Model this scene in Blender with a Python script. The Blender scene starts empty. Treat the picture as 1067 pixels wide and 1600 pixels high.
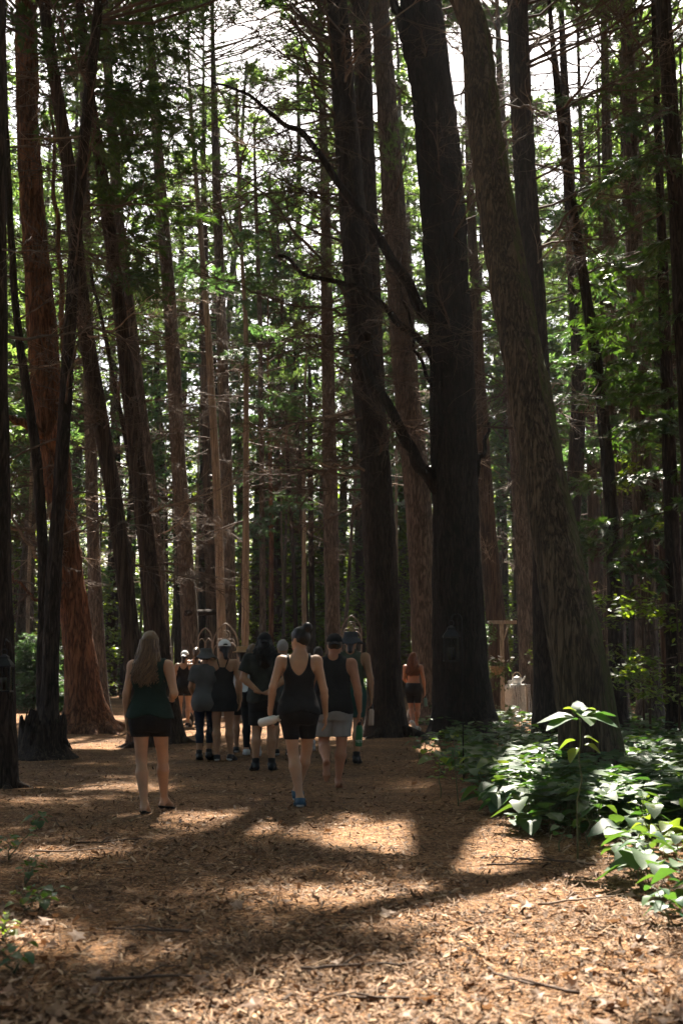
import bpy, math, random
import numpy as np
from mathutils import Matrix, Vector, Euler

# ------------------------------------------------------------------ camera, sky, sun, exposure
scene = bpy.context.scene
COL = scene.collection
W0, H0, FPX = 1067.0, 1600.0, 2000.0
CAM_H = 1.32
PITCH = math.atan((1044.0 - 800.0) / FPX)
cam_data = bpy.data.cameras.new('camera')
cam = bpy.data.objects.new('camera', cam_data)
COL.objects.link(cam)
cam.location = (0, 0, CAM_H)
cam.rotation_euler = (math.pi / 2 + PITCH, 0, 0)
cam_data.sensor_fit = 'AUTO'
cam_data.sensor_width = 36.0
cam_data.lens = 45.0
cam_data.clip_end = 2000.0
cam_data.dof.use_dof = True
cam_data.dof.focus_distance = 14.5
cam_data.dof.aperture_fstop = 3.2
scene.camera = cam

SUN_EL, SUN_AZ = math.radians(50.5), math.radians(2.5)      # ahead of the camera, a little to the right
SUN = np.array([math.sin(SUN_AZ) * math.cos(SUN_EL), math.cos(SUN_AZ) * math.cos(SUN_EL), math.sin(SUN_EL)])
world = bpy.data.worlds.new('World')
scene.world = world
world.use_nodes = True
wn = world.node_tree
wn.nodes.clear()
wo = wn.nodes.new('ShaderNodeOutputWorld')
wb = wn.nodes.new('ShaderNodeBackground')
ws = wn.nodes.new('ShaderNodeTexSky')
ws.sky_type = 'NISHITA'
ws.sun_disc = False
ws.sun_elevation = SUN_EL
ws.sun_rotation = SUN_AZ
ws.dust_density = 4.5
ws.ozone_density = 0.7
wb.inputs['Strength'].default_value = 0.05
wn.links.new(ws.outputs[0], wb.inputs[0])
wn.links.new(wb.outputs[0], wo.inputs[0])
sd = bpy.data.lights.new('sun', 'SUN')
sd.energy = 5.0
sd.angle = math.radians(0.5)
sd.color = (1.0, 0.92, 0.80)
so = bpy.data.objects.new('sun', sd)
COL.objects.link(so)
so.location = (5, 30, 40)
so.rotation_euler = Vector(SUN).to_track_quat('Z', 'Y').to_euler()
scene.view_settings.view_transform = 'Standard'
scene.view_settings.look = 'None'
scene.view_settings.gamma = 1.0
scene.view_settings.exposure = 2.5
scene.view_settings.use_curve_mapping = False
cy = scene.cycles
cy.max_bounces = 7
cy.diffuse_bounces = 4
cy.glossy_bounces = 2
cy.transmission_bounces = 4
cy.transparent_max_bounces = 6
cy.volume_bounces = 0
cy.caustics_reflective = False
cy.caustics_refractive = False
cy.sample_clamp_indirect = 6.0
cy.use_denoising = True

# ------------------------------------------------------------------ helpers
RNG = np.random.default_rng(7)
random.seed(7)


def U(a, b):
    return float(RNG.uniform(a, b))


CP, SP = math.cos(PITCH), math.sin(PITCH)


def at(x, y, Z):
    """world point on the ray of photo pixel (x, y) at distance Z ahead"""
    dx, dv = (x - W0 / 2) / FPX, (H0 / 2 - y) / FPX
    d = np.array([dx, CP - dv * SP, SP + dv * CP])
    return np.array([0, 0, CAM_H]) + d * (Z / d[1])


def ground_at(x, y):
    dx, dv = (x - W0 / 2) / FPX, (H0 / 2 - y) / FPX
    d = np.array([dx, CP - dv * SP, SP + dv * CP])
    return np.array([0, 0, CAM_H]) + d * (CAM_H / -d[2])


def to_px(P):
    P = np.atleast_2d(P)
    rx, ry, rz = P[:, 0], P[:, 1], P[:, 2] - CAM_H
    f = np.maximum(ry * CP + rz * SP, 1e-3)
    u = -ry * SP + rz * CP
    return W0 / 2 + FPX * rx / f, H0 / 2 - FPX * u / f


def _h(i, j, k, s):
    n = (i * 374761393 + j * 668265263 + k * 1274126177 + s * 974634777) & 0xffffffff
    n = ((n ^ (n >> 13)) * 1274126177) & 0xffffffff
    return ((n ^ (n >> 16)) & 0xffff) / 65535.0


def vnoise(x, y, z, s=0):
    x, y, z = np.broadcast_arrays(np.asarray(x, float), np.asarray(y, float), np.asarray(z, float))
    i, j, k = np.floor(x).astype(np.int64), np.floor(y).astype(np.int64), np.floor(z).astype(np.int64)
    a, b, c = x - i, y - j, z - k
    a, b, c = a * a * (3 - 2 * a), b * b * (3 - 2 * b), c * c * (3 - 2 * c)
    r = 0
    for di in (0, 1):
        for dj in (0, 1):
            for dk in (0, 1):
                r = r + _h(i + di, j + dj, k + dk, s) * (a if di else 1 - a) * (b if dj else 1 - b) * (c if dk else 1 - c)
    return r


class MB:
    def __init__(s):
        s.v, s.f, s.m, s.n = [], [], [], 0

    def add(s, V, F, mat=0):
        V = np.asarray(V, float).reshape(-1, 3)
        if isinstance(F, np.ndarray):
            F = [F]
        for f in F:
            f = np.asarray(f, np.int64)
            if f.size:
                s.f.append(f + s.n)
                s.m.append(mat)
        s.v.append(V)
        s.n += len(V)

    def mesh(s, name, mats, smooth=True):
        me = bpy.data.meshes.new(name)
        V = np.concatenate(s.v).astype(np.float32)
        me.vertices.add(len(V))
        me.vertices.foreach_set('co', V.ravel())
        tot = [np.full(len(f), f.shape[1]) for f in s.f]
        idx = np.concatenate([f.ravel() for f in s.f]).astype(np.int32)
        tot = np.concatenate(tot)
        start = np.concatenate([[0], np.cumsum(tot)[:-1]]).astype(np.int32)
        mi = np.concatenate([np.full(len(f), m) for f, m in zip(s.f, s.m)]).astype(np.int32)
        me.loops.add(len(idx))
        me.loops.foreach_set('vertex_index', idx)
        me.polygons.add(len(tot))
        me.polygons.foreach_set('loop_start', start)
        me.polygons.foreach_set('material_index', mi)
        me.polygons.foreach_set('use_smooth', np.full(len(tot), bool(smooth)))
        if not isinstance(mats, (list, tuple)):
            mats = [mats]
        for m in mats:
            me.materials.append(M[m] if isinstance(m, str) else m)
        me.update(calc_edges=True)
        return me


def link(name, data, parent=None, loc=None, rot=None, scale=None):
    o = bpy.data.objects.new(name, data)
    COL.objects.link(o)
    if parent is not None:
        o.parent = parent
    if loc is not None:
        o.location = loc
    if rot is not None:
        o.rotation_euler = rot
    if scale is not None:
        o.scale = (scale,) * 3 if np.isscalar(scale) else scale
    return o


def tag(o, label=None, cat=None, group=None, kind=None):
    if label:
        o['label'] = label
    if cat:
        o['category'] = cat
    if group:
        o['group'] = group
    if kind:
        o['kind'] = kind
    return o


def empty(name, loc=(0, 0, 0), rz=0.0):
    o = bpy.data.objects.new(name, None)
    o.empty_display_size = 0.2
    COL.objects.link(o)
    o.location = loc
    o.rotation_euler = (0, 0, rz)
    return o


def frames(P):
    P = np.asarray(P, float)
    T = np.gradient(P, axis=0)
    T /= np.linalg.norm(T, axis=1)[:, None] + 1e-9
    ref = np.array([0, 0, 1.0]) if abs(T[0, 2]) < 0.8 else np.array([1.0, 0, 0])
    N = np.cross(T, ref)
    N /= np.linalg.norm(N, axis=1)[:, None] + 1e-9
    return T, N, np.cross(T, N)


def tube(P, r, sides=5, cap=True):
    P = np.asarray(P, float)
    n = len(P)
    r = np.broadcast_to(np.asarray(r, float), (n,))
    T, N, B = frames(P)
    a = np.arange(sides) * 2 * math.pi / sides
    V = P[:, None, :] + r[:, None, None] * (np.cos(a)[None, :, None] * N[:, None, :] + np.sin(a)[None, :, None] * B[:, None, :])
    V = V.reshape(-1, 3)
    i = np.arange(n - 1)[:, None] * sides
    j = np.arange(sides)[None, :]
    k = (j + 1) % sides
    F = np.stack([i + j, i + k, i + sides + k, i + sides + j], -1).reshape(-1, 4)
    Fs = [F]
    if cap:
        Fs.append(np.arange(sides)[::-1][None, :])
        Fs.append((np.arange(sides) + (n - 1) * sides)[None, :])
    return V, Fs


def box(c, s, rot=None):
    x, y, z = np.array(s, float) / 2
    V = np.array([[-x, -y, -z], [x, -y, -z], [x, y, -z], [-x, y, -z], [-x, -y, z], [x, -y, z], [x, y, z], [-x, y, z]])
    if rot is not None:
        V = V @ np.array(Euler(rot).to_matrix()).T
    F = np.array([[0, 3, 2, 1], [4, 5, 6, 7], [0, 1, 5, 4], [1, 2, 6, 5], [2, 3, 7, 6], [3, 0, 4, 7]])
    return V + np.asarray(c, float), F


def lathe(prof, n=20, c=(0, 0, 0)):
    """prof: list of (r, z)"""
    pr = np.array(prof, float)
    a = np.arange(n) * 2 * math.pi / n
    V = np.stack([pr[:, 0, None] * np.cos(a), pr[:, 0, None] * np.sin(a), np.repeat(pr[:, 1, None], n, 1)], -1).reshape(-1, 3)
    i = np.arange(len(pr) - 1)[:, None] * n
    j = np.arange(n)[None, :]
    k = (j + 1) % n
    F = np.stack([i + j, i + k, i + n + k, i + n + j], -1).reshape(-1, 4)
    return V + np.asarray(c, float), [F, np.arange(n)[::-1][None, :], (np.arange(n) + (len(pr) - 1) * n)[None, :]]


def rotm(az=0, el=0, roll=0):
    return np.array(Euler((roll, -el, az)).to_matrix())


# ------------------------------------------------------------------ materials
M = {}


def nodes_of(name):
    m = bpy.data.materials.new(name)
    m.use_nodes = True
    nt = m.node_tree
    nt.nodes.clear()
    out = nt.nodes.new('ShaderNodeOutputMaterial')
    M[name] = m
    return m, nt, out


def N_(nt, t, **kw):
    n = nt.nodes.new('ShaderNode' + t)
    for k, v in kw.items():
        if k in n.inputs:
            n.inputs[k].default_value = v
        else:
            setattr(n, k, v)
    return n


def ramp(nt, fac, stops):
    r = nt.nodes.new('ShaderNodeValToRGB')
    els = r.color_ramp.elements
    while len(els) < len(stops):
        els.new(0.5)
    for e, (p, c) in zip(els, stops):
        e.position = p
        e.color = (*c, 1)
    nt.links.new(fac, r.inputs[0])
    return r.outputs[0]


def simple(name, col, rough=0.7, metal=0.0, var=0.25, scale=12.0, bump=0.0, spec=0.4, bscale=None, vec_scale=None):
    m, nt, out = nodes_of(name)
    p = N_(nt, 'BsdfPrincipled', Roughness=rough, Metallic=metal)
    p.inputs['Specular IOR Level'].default_value = spec
    tc = N_(nt, 'TexCoord')
    no = N_(nt, 'TexNoise', Scale=scale, Detail=5.0)
    if vec_scale:
        mp = N_(nt, 'Mapping')
        mp.inputs['Scale'].default_value = vec_scale
        nt.links.new(tc.outputs['Object'], mp.inputs[0])
        nt.links.new(mp.outputs[0], no.inputs['Vector'])
    else:
        nt.links.new(tc.outputs['Object'], no.inputs['Vector'])
    c = np.array(col)
    nt.links.new(ramp(nt, no.outputs[0], [(0.3, tuple(c * (1 - var))), (0.7, tuple(np.minimum(c * (1 + var), 1)))]), p.inputs['Base Color'])
    if bump:
        nb = N_(nt, 'TexNoise', Scale=bscale or scale * 4, Detail=4.0)
        nt.links.new(tc.outputs['Object'], nb.inputs['Vector'])
        b = N_(nt, 'Bump', Strength=bump, Distance=0.01)
        nt.links.new(nb.outputs[0], b.inputs['Height'])
        nt.links.new(b.outputs[0], p.inputs['Normal'])
    nt.links.new(p.outputs[0], out.inputs[0])
    return m


def leafmat(name, cols, trans=0.45, rough=0.45, tcol=None, spec=0.5):
    m, nt, out = nodes_of(name)
    g = N_(nt, 'NewGeometry')
    oi = N_(nt, 'ObjectInfo')
    mx = N_(nt, 'Math', operation='ADD')
    fr = N_(nt, 'Math', operation='FRACT')
    nt.links.new(g.outputs['Random Per Island'], mx.inputs[0])
    nt.links.new(oi.outputs['Random'], mx.inputs[1])
    nt.links.new(mx.outputs[0], fr.inputs[0])
    n = len(cols)
    c = ramp(nt, fr.outputs[0], [(i / max(n - 1, 1), cc) for i, cc in enumerate(cols)])
    p = N_(nt, 'BsdfPrincipled', Roughness=rough)
    p.inputs['Specular IOR Level'].default_value = spec
    nt.links.new(c, p.inputs['Base Color'])
    t = N_(nt, 'BsdfTranslucent')
    mul = N_(nt, 'Mix', data_type='RGBA', blend_type='MULTIPLY')
    mul.inputs[0].default_value = 1.0
    nt.links.new(c, mul.inputs[6])
    mul.inputs[7].default_value = (*(tcol or (1.7, 1.75, 0.6)), 1)
    nt.links.new(mul.outputs[2], t.inputs[0])
    ms = N_(nt, 'MixShader')
    ms.inputs[0].default_value = trans
    nt.links.new(p.outputs[0], ms.inputs[1])
    nt.links.new(t.outputs[0], ms.inputs[2])
    nt.links.new(ms.outputs[0], out.inputs[0])
    return m


def bark(name, dark, mid, light, su=52.0, sv=8.0, bump=0.9, moss=None, rough=0.9, dist=0.03):
    m, nt, out = nodes_of(name)
    tc = N_(nt, 'TexCoord')
    mp = N_(nt, 'Mapping')
    mp.inputs['Scale'].default_value = (su * 0.8, su * 0.8, sv * 0.8)
    nt.links.new(tc.outputs['Object'], mp.inputs[0])
    n1 = N_(nt, 'TexNoise', Scale=0.34, Detail=2.0, Roughness=0.55, Distortion=0.7)
    nt.links.new(mp.outputs[0], n1.inputs['Vector'])
    n2 = N_(nt, 'TexNoise', Scale=0.75, Detail=2.0, Distortion=0.4)
    nt.links.new(mp.outputs[0], n2.inputs['Vector'])
    rid = []
    for nn, hi in ((n1, 0.13), (n2, 0.16)):
        sb = N_(nt, 'Math', operation='SUBTRACT')
        nt.links.new(nn.outputs[0], sb.inputs[0])
        sb.inputs[1].default_value = 0.5
        ab = N_(nt, 'Math', operation='ABSOLUTE')
        nt.links.new(sb.outputs[0], ab.inputs[0])
        mr_ = N_(nt, 'MapRange')
        mr_.inputs['From Max'].default_value = hi
        nt.links.new(ab.outputs[0], mr_.inputs['Value'])
        rid.append(mr_)
    mn_ = N_(nt, 'Math', operation='MULTIPLY_ADD')
    nt.links.new(rid[1].outputs[0], mn_.inputs[0])
    mn_.inputs[1].default_value = 0.45
    nt.links.new(rid[0].outputs[0], mn_.inputs[2])
    ed = N_(nt, 'Math', operation='MULTIPLY')
    nt.links.new(mn_.outputs[0], ed.inputs[0])
    ed.inputs[1].default_value = 0.7
    fine = N_(nt, 'TexNoise', Scale=2.2, Detail=6.0, Roughness=0.7)
    nt.links.new(mp.outputs[0], fine.inputs['Vector'])
    h = N_(nt, 'Math', operation='MULTIPLY_ADD')
    nt.links.new(fine.outputs[0], h.inputs[0])
    h.inputs[1].default_value = 0.55
    nt.links.new(ed.outputs[0], h.inputs[2])
    hs = N_(nt, 'Math', operation='MULTIPLY')
    nt.links.new(h.outputs[0], hs.inputs[0])
    hs.inputs[1].default_value = 0.68
    c = ramp(nt, hs.outputs[0], [(0.15, dark), (0.55, mid), (0.95, light)])
    big = N_(nt, 'TexNoise', Scale=1.3, Detail=3.0)
    nt.links.new(tc.outputs['Object'], big.inputs['Vector'])
    mu = N_(nt, 'Mix', data_type='RGBA', blend_type='MULTIPLY')
    mu.inputs[0].default_value = 0.6
    nt.links.new(c, mu.inputs[6])
    nt.links.new(ramp(nt, big.outputs[0], [(0.3, (0.6, 0.6, 0.62)), (0.7, (1.25, 1.2, 1.1))]), mu.inputs[7])
    col = mu.outputs[2]
    if moss:
        gm = N_(nt, 'NewGeometry')
        dt = N_(nt, 'VectorMath', operation='DOT_PRODUCT')
        nt.links.new(gm.outputs['Normal'], dt.inputs[0])
        dt.inputs[1].default_value = (0.95, 0.0, 0.2)
        mn = N_(nt, 'TexNoise', Scale=5.0, Detail=5.0)
        nt.links.new(tc.outputs['Object'], mn.inputs['Vector'])
        am = N_(nt, 'Math', operation='MULTIPLY_ADD')
        nt.links.new(mn.outputs[0], am.inputs[0])
        am.inputs[1].default_value = 1.6
        nt.links.new(dt.outputs['Value'], am.inputs[2])
        mr = N_(nt, 'MapRange')
        mr.inputs['From Min'].default_value = 1.15
        mr.inputs['From Max'].default_value = 1.75
        nt.links.new(am.outputs[0], mr.inputs['Value'])
        mm = N_(nt, 'Mix', data_type='RGBA')
        nt.links.new(mr.outputs[0], mm.inputs[0])
        nt.links.new(col, mm.inputs[6])
        mm.inputs[7].default_value = (*moss, 1)
        col = mm.outputs[2]
    p = N_(nt, 'BsdfPrincipled', Roughness=rough)
    p.inputs['Specular IOR Level'].default_value = 0.25
    nt.links.new(col, p.inputs['Base Color'])
    b = N_(nt, 'Bump', Strength=bump, Distance=dist)
    nt.links.new(hs.outputs[0], b.inputs['Height'])
    nt.links.new(b.outputs[0], p.inputs['Normal'])
    nt.links.new(p.outputs[0], out.inputs[0])
    return m


bark('bark_pine', (0.026, 0.020, 0.016), (0.115, 0.089, 0.073), (0.23, 0.185, 0.15))
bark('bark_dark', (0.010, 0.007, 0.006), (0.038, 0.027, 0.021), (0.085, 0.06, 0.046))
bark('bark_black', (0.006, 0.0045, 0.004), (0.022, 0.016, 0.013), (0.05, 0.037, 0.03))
bark('bark_red', (0.03, 0.013, 0.007), (0.17, 0.075, 0.038), (0.32, 0.155, 0.08), su=38, sv=6)
bark('bark_cedar', (0.017, 0.011, 0.008), (0.066, 0.043, 0.03), (0.135, 0.092, 0.066), su=60, sv=3)
bark('bark_pale', (0.12, 0.09, 0.068), (0.30, 0.225, 0.165), (0.44, 0.34, 0.26), su=60, sv=3.5, bump=0.5)
bark('bark_mossy', (0.018, 0.013, 0.009), (0.10, 0.07, 0.045), (0.21, 0.155, 0.105), su=58, sv=5.5, moss=(0.075, 0.085, 0.02))
simple('dead_wood', (0.105, 0.072, 0.052), 0.9, var=0.45, scale=6)
simple('dead_wood_pale', (0.26, 0.185, 0.13), 0.9, var=0.4, scale=6)
simple('twig', (0.075, 0.045, 0.028), 0.85, var=0.4, scale=8)
leafmat('needles', [(0.05, 0.09, 0.04), (0.07, 0.115, 0.045), (0.09, 0.13, 0.05)], 0.5, 0.5, (1.5, 1.7, 0.7))
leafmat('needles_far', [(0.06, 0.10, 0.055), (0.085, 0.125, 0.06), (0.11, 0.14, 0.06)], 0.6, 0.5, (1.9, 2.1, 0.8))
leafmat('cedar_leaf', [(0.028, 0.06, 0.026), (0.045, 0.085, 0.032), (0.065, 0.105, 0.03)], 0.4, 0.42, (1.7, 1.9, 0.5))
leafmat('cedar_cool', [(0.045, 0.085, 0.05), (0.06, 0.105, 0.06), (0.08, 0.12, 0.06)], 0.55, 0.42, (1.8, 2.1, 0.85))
leafmat('broad_leaf', [(0.07, 0.12, 0.025), (0.10, 0.15, 0.03), (0.14, 0.17, 0.04)], 0.55, 0.4, (1.8, 1.8, 0.45))
leafmat('plant_leaf', [(0.035, 0.10, 0.045), (0.045, 0.11, 0.045), (0.07, 0.13, 0.045), (0.055, 0.10, 0.035)], 0.4, 0.5, (1.8, 1.7, 0.45), spec=0.35)
leafmat('young_leaf', [(0.12, 0.19, 0.045), (0.16, 0.22, 0.05)], 0.5, 0.4, (1.6, 1.5, 0.5))
leafmat('chips', [(0.035, 0.019, 0.010), (0.145, 0.079, 0.040), (0.30, 0.178, 0.096), (0.16, 0.088, 0.045), (0.45, 0.31, 0.19), (0.05, 0.027, 0.014), (0.23, 0.133, 0.07), (0.085, 0.046, 0.024)], 0.0, 0.8, (1, 1, 1), 0.25)
leafmat('litter', [(0.14, 0.075, 0.04), (0.26, 0.165, 0.10), (0.33, 0.23, 0.16), (0.2, 0.10, 0.05)], 0.15, 0.65, (1.2, 0.9, 0.6), 0.3)


def ground_material():
    m, nt, out = nodes_of('forest_floor')
    tc = N_(nt, 'TexCoord')
    P = tc.outputs['Object']
    v1 = N_(nt, 'TexVoronoi', Scale=38.0)
    st = N_(nt, 'Mapping')
    st.inputs['Scale'].default_value = (1.0, 2.3, 1.0)
    nt.links.new(P, st.inputs[0])
    wz = N_(nt, 'TexNoise', Scale=9.0, Detail=3.0)
    nt.links.new(P, wz.inputs['Vector'])
    ad = N_(nt, 'Mix', data_type='RGBA', blend_type='LINEAR_LIGHT')
    ad.inputs[0].default_value = 0.12
    nt.links.new(st.outputs[0], ad.inputs[6])
    nt.links.new(wz.outputs[1], ad.inputs[7])
    nt.links.new(ad.outputs[2], v1.inputs['Vector'])
    sep = N_(nt, 'SeparateColor')
    nt.links.new(v1.outputs['Color'], sep.inputs[0])
    c1 = ramp(nt, sep.outputs[0], [(0.0, (0.035, 0.019, 0.01)), (0.4, (0.15, 0.08, 0.039)), (0.75, (0.28, 0.16, 0.08)), (1.0, (0.48, 0.31, 0.175))])
    n2 = N_(nt, 'TexNoise', Scale=0.9, Detail=5.0)
    nt.links.new(P, n2.inputs['Vector'])
    mu = N_(nt, 'Mix', data_type='RGBA', blend_type='MULTIPLY')
    mu.inputs[0].default_value = 0.8
    nt.links.new(c1, mu.inputs[6])
    nt.links.new(ramp(nt, n2.outputs[0], [(0.32, (0.45, 0.40, 0.36)), (0.68, (1.3, 1.15, 1.0))]), mu.inputs[7])
    p = N_(nt, 'BsdfPrincipled', Roughness=0.95)
    p.inputs['Specular IOR Level'].default_value = 0.15
    nt.links.new(mu.outputs[2], p.inputs['Base Color'])
    n3 = N_(nt, 'TexNoise', Scale=60.0, Detail=4.0)
    nt.links.new(P, n3.inputs['Vector'])
    sm = N_(nt, 'Math', operation='ADD')
    nt.links.new(n3.outputs[0], sm.inputs[0])
    nt.links.new(v1.outputs['Distance'], sm.inputs[1])
    b = N_(nt, 'Bump', Strength=0.8, Distance=0.02)
    nt.links.new(sm.outputs[0], b.inputs['Height'])
    nt.links.new(b.outputs[0], p.inputs['Normal'])
    nt.links.new(p.outputs[0], out.inputs[0])


ground_material()


# ------------------------------------------------------------------ ground
MOUND = ground_at(145, 1142)


def gz(x, y):
    x, y = np.asarray(x, float), np.asarray(y, float)
    z = 0.05 * (vnoise(x * 0.55, y * 0.55, 0, 3) - 0.5) + 0.03 * (vnoise(x * 1.9, y * 1.9, 0, 4) - 0.5)
    d2 = ((x - MOUND[0]) / 2.0) ** 2 + ((y - MOUND[1] + 0.2) / 1.5) ** 2
    z = z + 0.22 * np.exp(-d2)
    side = np.clip((np.abs(x) - 5) / 12, 0, 1)
    return z + 0.25 * side * vnoise(x * 0.2, y * 0.2, 0, 5)


def build_ground():
    ys = np.concatenate([np.linspace(-40, 2, 15)[:-1], np.linspace(2, 30, 225)[:-1], np.linspace(30, 80, 80)[:-1], np.geomspace(80, 900, 16)])
    xs = np.concatenate([-np.geomspace(14, 700, 18)[::-1][:-1], np.linspace(-14, 14, 190), np.geomspace(14, 700, 18)[1:]])
    X, Y = np.meshgrid(xs, ys)
    V = np.stack([X, Y, gz(X, Y)], -1).reshape(-1, 3)
    nx = len(xs)
    i = np.arange(len(ys) - 1)[:, None] * nx + np.arange(nx - 1)[None, :]
    F = np.stack([i, i + 1, i + nx + 1, i + nx], -1).reshape(-1, 4)
    b = MB()
    b.add(V, F)
    tag(link('ground', b.mesh('ground', 'forest_floor')), 'brown wood chip forest path and floor under the pines', kind='structure')


build_ground()

# sunlit patches of the floor (photo pixels): the canopy leaves gaps above them
LIT = [(595, 1308, 60, 18), (775, 1312, 62, 26), (760, 1335, 40, 14), (485, 1400, 85, 20), (760, 1412, 150, 22), (900, 1430, 190, 45), (880, 1520, 200, 45),
       (390, 1588, 110, 18), (700, 1590, 160, 28), (50, 1468, 75, 30), (150, 1116, 130, 18), (120, 1162, 80, 9), (300, 1105, 70, 14),
       (680, 1166, 60, 9), (860, 1245, 130, 28), (1010, 1300, 90, 50), (800, 1260, 70, 24), (340, 1278, 110, 7), (210, 1228, 70, 6),
       (880, 1115, 50, 12), (1000, 1395, 80, 25), (120, 1335, 60, 7),
       (980, 1215, 90, 18), (646, 1130, 40, 14), (290, 1138, 60, 14), (808, 1108, 45, 16), (60, 1250, 60, 6), (430, 1300, 60, 6)]
# gaps that let the sun onto the cedar sprays and pale trunks standing above these spots
GAPS = [(1090, 1195, 90, 22), (345, 1143, 60, 12), (215, 1150, 40, 8)]
LITA = np.array(LIT, float)
LITB = np.array(LIT + GAPS, float)


def lit(P, A=LITA):
    px, py = to_px(P)
    q = ((px[:, None] - A[None, :, 0]) / A[None, :, 2]) ** 2 + ((py[:, None] - A[None, :, 1]) / A[None, :, 3]) ** 2
    return (q < 1).any(1)


def shadow_of(P):
    P = np.atleast_2d(P)
    t = P[:, 2] / SUN[2]
    return P - SUN[None, :] * t[:, None]


# ------------------------------------------------------------------ foliage and branch meshes, shared by all the trees
def bent_path(L, n, bend_z, wob, start=(0, 0, 0)):
    t = np.linspace(0, 1, n)
    P = np.stack([L * t, np.cumsum(RNG.normal(0, wob, n)) * L / n * 3, bend_z * L * t ** 2 + np.cumsum(RNG.normal(0, wob, n)) * L / n * 3], -1)
    P -= P[0]
    return P + np.asarray(start)


def dead_branch_mesh(i, mat):
    b = MB()
    L = U(1.5, 2.4)
    P = bent_path(L, 12, U(-0.28, 0.25), 0.035)
    b.add(*tube(P, np.linspace(0.019, 0.004, 12), 5))
    for k in range(RNG.integers(8, 15)):
        s = U(0.12, 0.95)
        p = P[int(s * 11)]
        l = U(0.3, 0.95) * (1.1 - s * 0.6)
        R = rotm(U(-1.25, 1.25), U(-0.6, 0.5), U(-3, 3))
        Q = bent_path(l, 6, U(-0.3, 0.4), 0.06) @ R.T + p
        b.add(*tube(Q, np.linspace(0.0085, 0.0025, 6), 3))
        for q in range(RNG.integers(2, 5)):
            p2 = Q[RNG.integers(1, 6)]
            R2 = R @ rotm(U(-1.1, 1.1), U(-0.9, 0.9), 0)
            Q2 = bent_path(U(0.12, 0.4), 4, U(-0.3, 0.3), 0.08) @ R2.T + p2
            b.add(*tube(Q2, np.linspace(0.0045, 0.002, 4), 3, cap=False))
    return b.mesh('dead_branch', mat)


def needle_tufts(b, C, D, n, ln, wd, mat):
    """C centres, D directions; n needles per tuft"""
    m = len(C)
    a = RNG.uniform(0, 2 * math.pi, (m, n))
    sp = RNG.uniform(0.25, 1.15, (m, n))
    ref = np.where(np.abs(D[:, 2:3]) > 0.9, np.array([[1.0, 0, 0]]), np.array([[0, 0, 1.0]]))
    S = np.cross(D, ref)
    S /= np.linalg.norm(S, axis=1)[:, None] + 1e-9
    T = np.cross(S, D)
    dirs = np.cos(sp)[..., None] * D[:, None] + np.sin(sp)[..., None] * (np.cos(a)[..., None] * S[:, None] + np.sin(a)[..., None] * T[:, None])
    side = np.cross(dirs, RNG.normal(0, 1, (m, n, 3)))
    side /= np.linalg.norm(side, axis=2)[..., None] + 1e-9
    l = ln * RNG.uniform(0.7, 1.2, (m, n, 1))
    c = C[:, None] + D[:, None] * RNG.uniform(-0.05, 0.03, (m, n, 1))
    V = np.stack([c - side * wd / 2, c + side * wd / 2, c + dirs * l], 2).reshape(-1, 3)
    b.add(V, np.arange(len(V)).reshape(-1, 3), mat)


def pine_bough_mesh(i, n_side=11, needles=15, wd=0.012, mat='needles', ln=0.12):
    b = MB()
    L = U(2.0, 2.7)
    P = bent_path(L, 10, U(0.0, 0.2), 0.03)
    b.add(*tube(P, np.linspace(0.022, 0.006, 10), 4))
    C, D = [], []
    for k in range(n_side):
        s = 0.15 + 0.85 * (k + U(0, 0.6)) / n_side
        p = P[min(int(s * 9), 9)]
        l = U(0.55, 1.0) * (1.15 - 0.75 * s)
        sg = 1 if k % 2 else -1
        R = rotm(sg * U(0.55, 1.1), U(-0.15, 0.45), 0)
        Q = bent_path(l, 5, U(0.0, 0.35), 0.05) @ R.T + p
        b.add(*tube(Q, np.linspace(0.008, 0.003, 5), 3, cap=False))
        for t in np.linspace(0.25, 1, max(3, int(l * 9))):
            q = Q[min(int(t * 4), 3)] * (1 - (t * 4) % 1) + Q[min(int(t * 4) + 1, 4)] * ((t * 4) % 1)
            R2 = R @ rotm(U(-0.8, 0.8), U(-0.3, 0.7), 0)
            C.append(q + R2 @ np.array([U(0.02, 0.12), 0, 0]))
            D.append(R2 @ np.array([1.0, 0, 0]))
    for t in range(5):
        C.append(P[9 - t // 2] + RNG.normal(0, 0.05, 3))
        D.append(rotm(U(-0.6, 0.6), U(-0.2, 0.8)) @ np.array([1.0, 0, 0]))
    needle_tufts(b, np.array(C), np.array(D), needles, ln, wd, 1)
    return b.mesh('pine_bough', ['twig', mat], smooth=False)


FR = np.array([[0, 0, 0], [0.3, 0.16, 0.01], [1, 0, -0.06], [0.3, -0.16, 0.01]])


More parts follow.
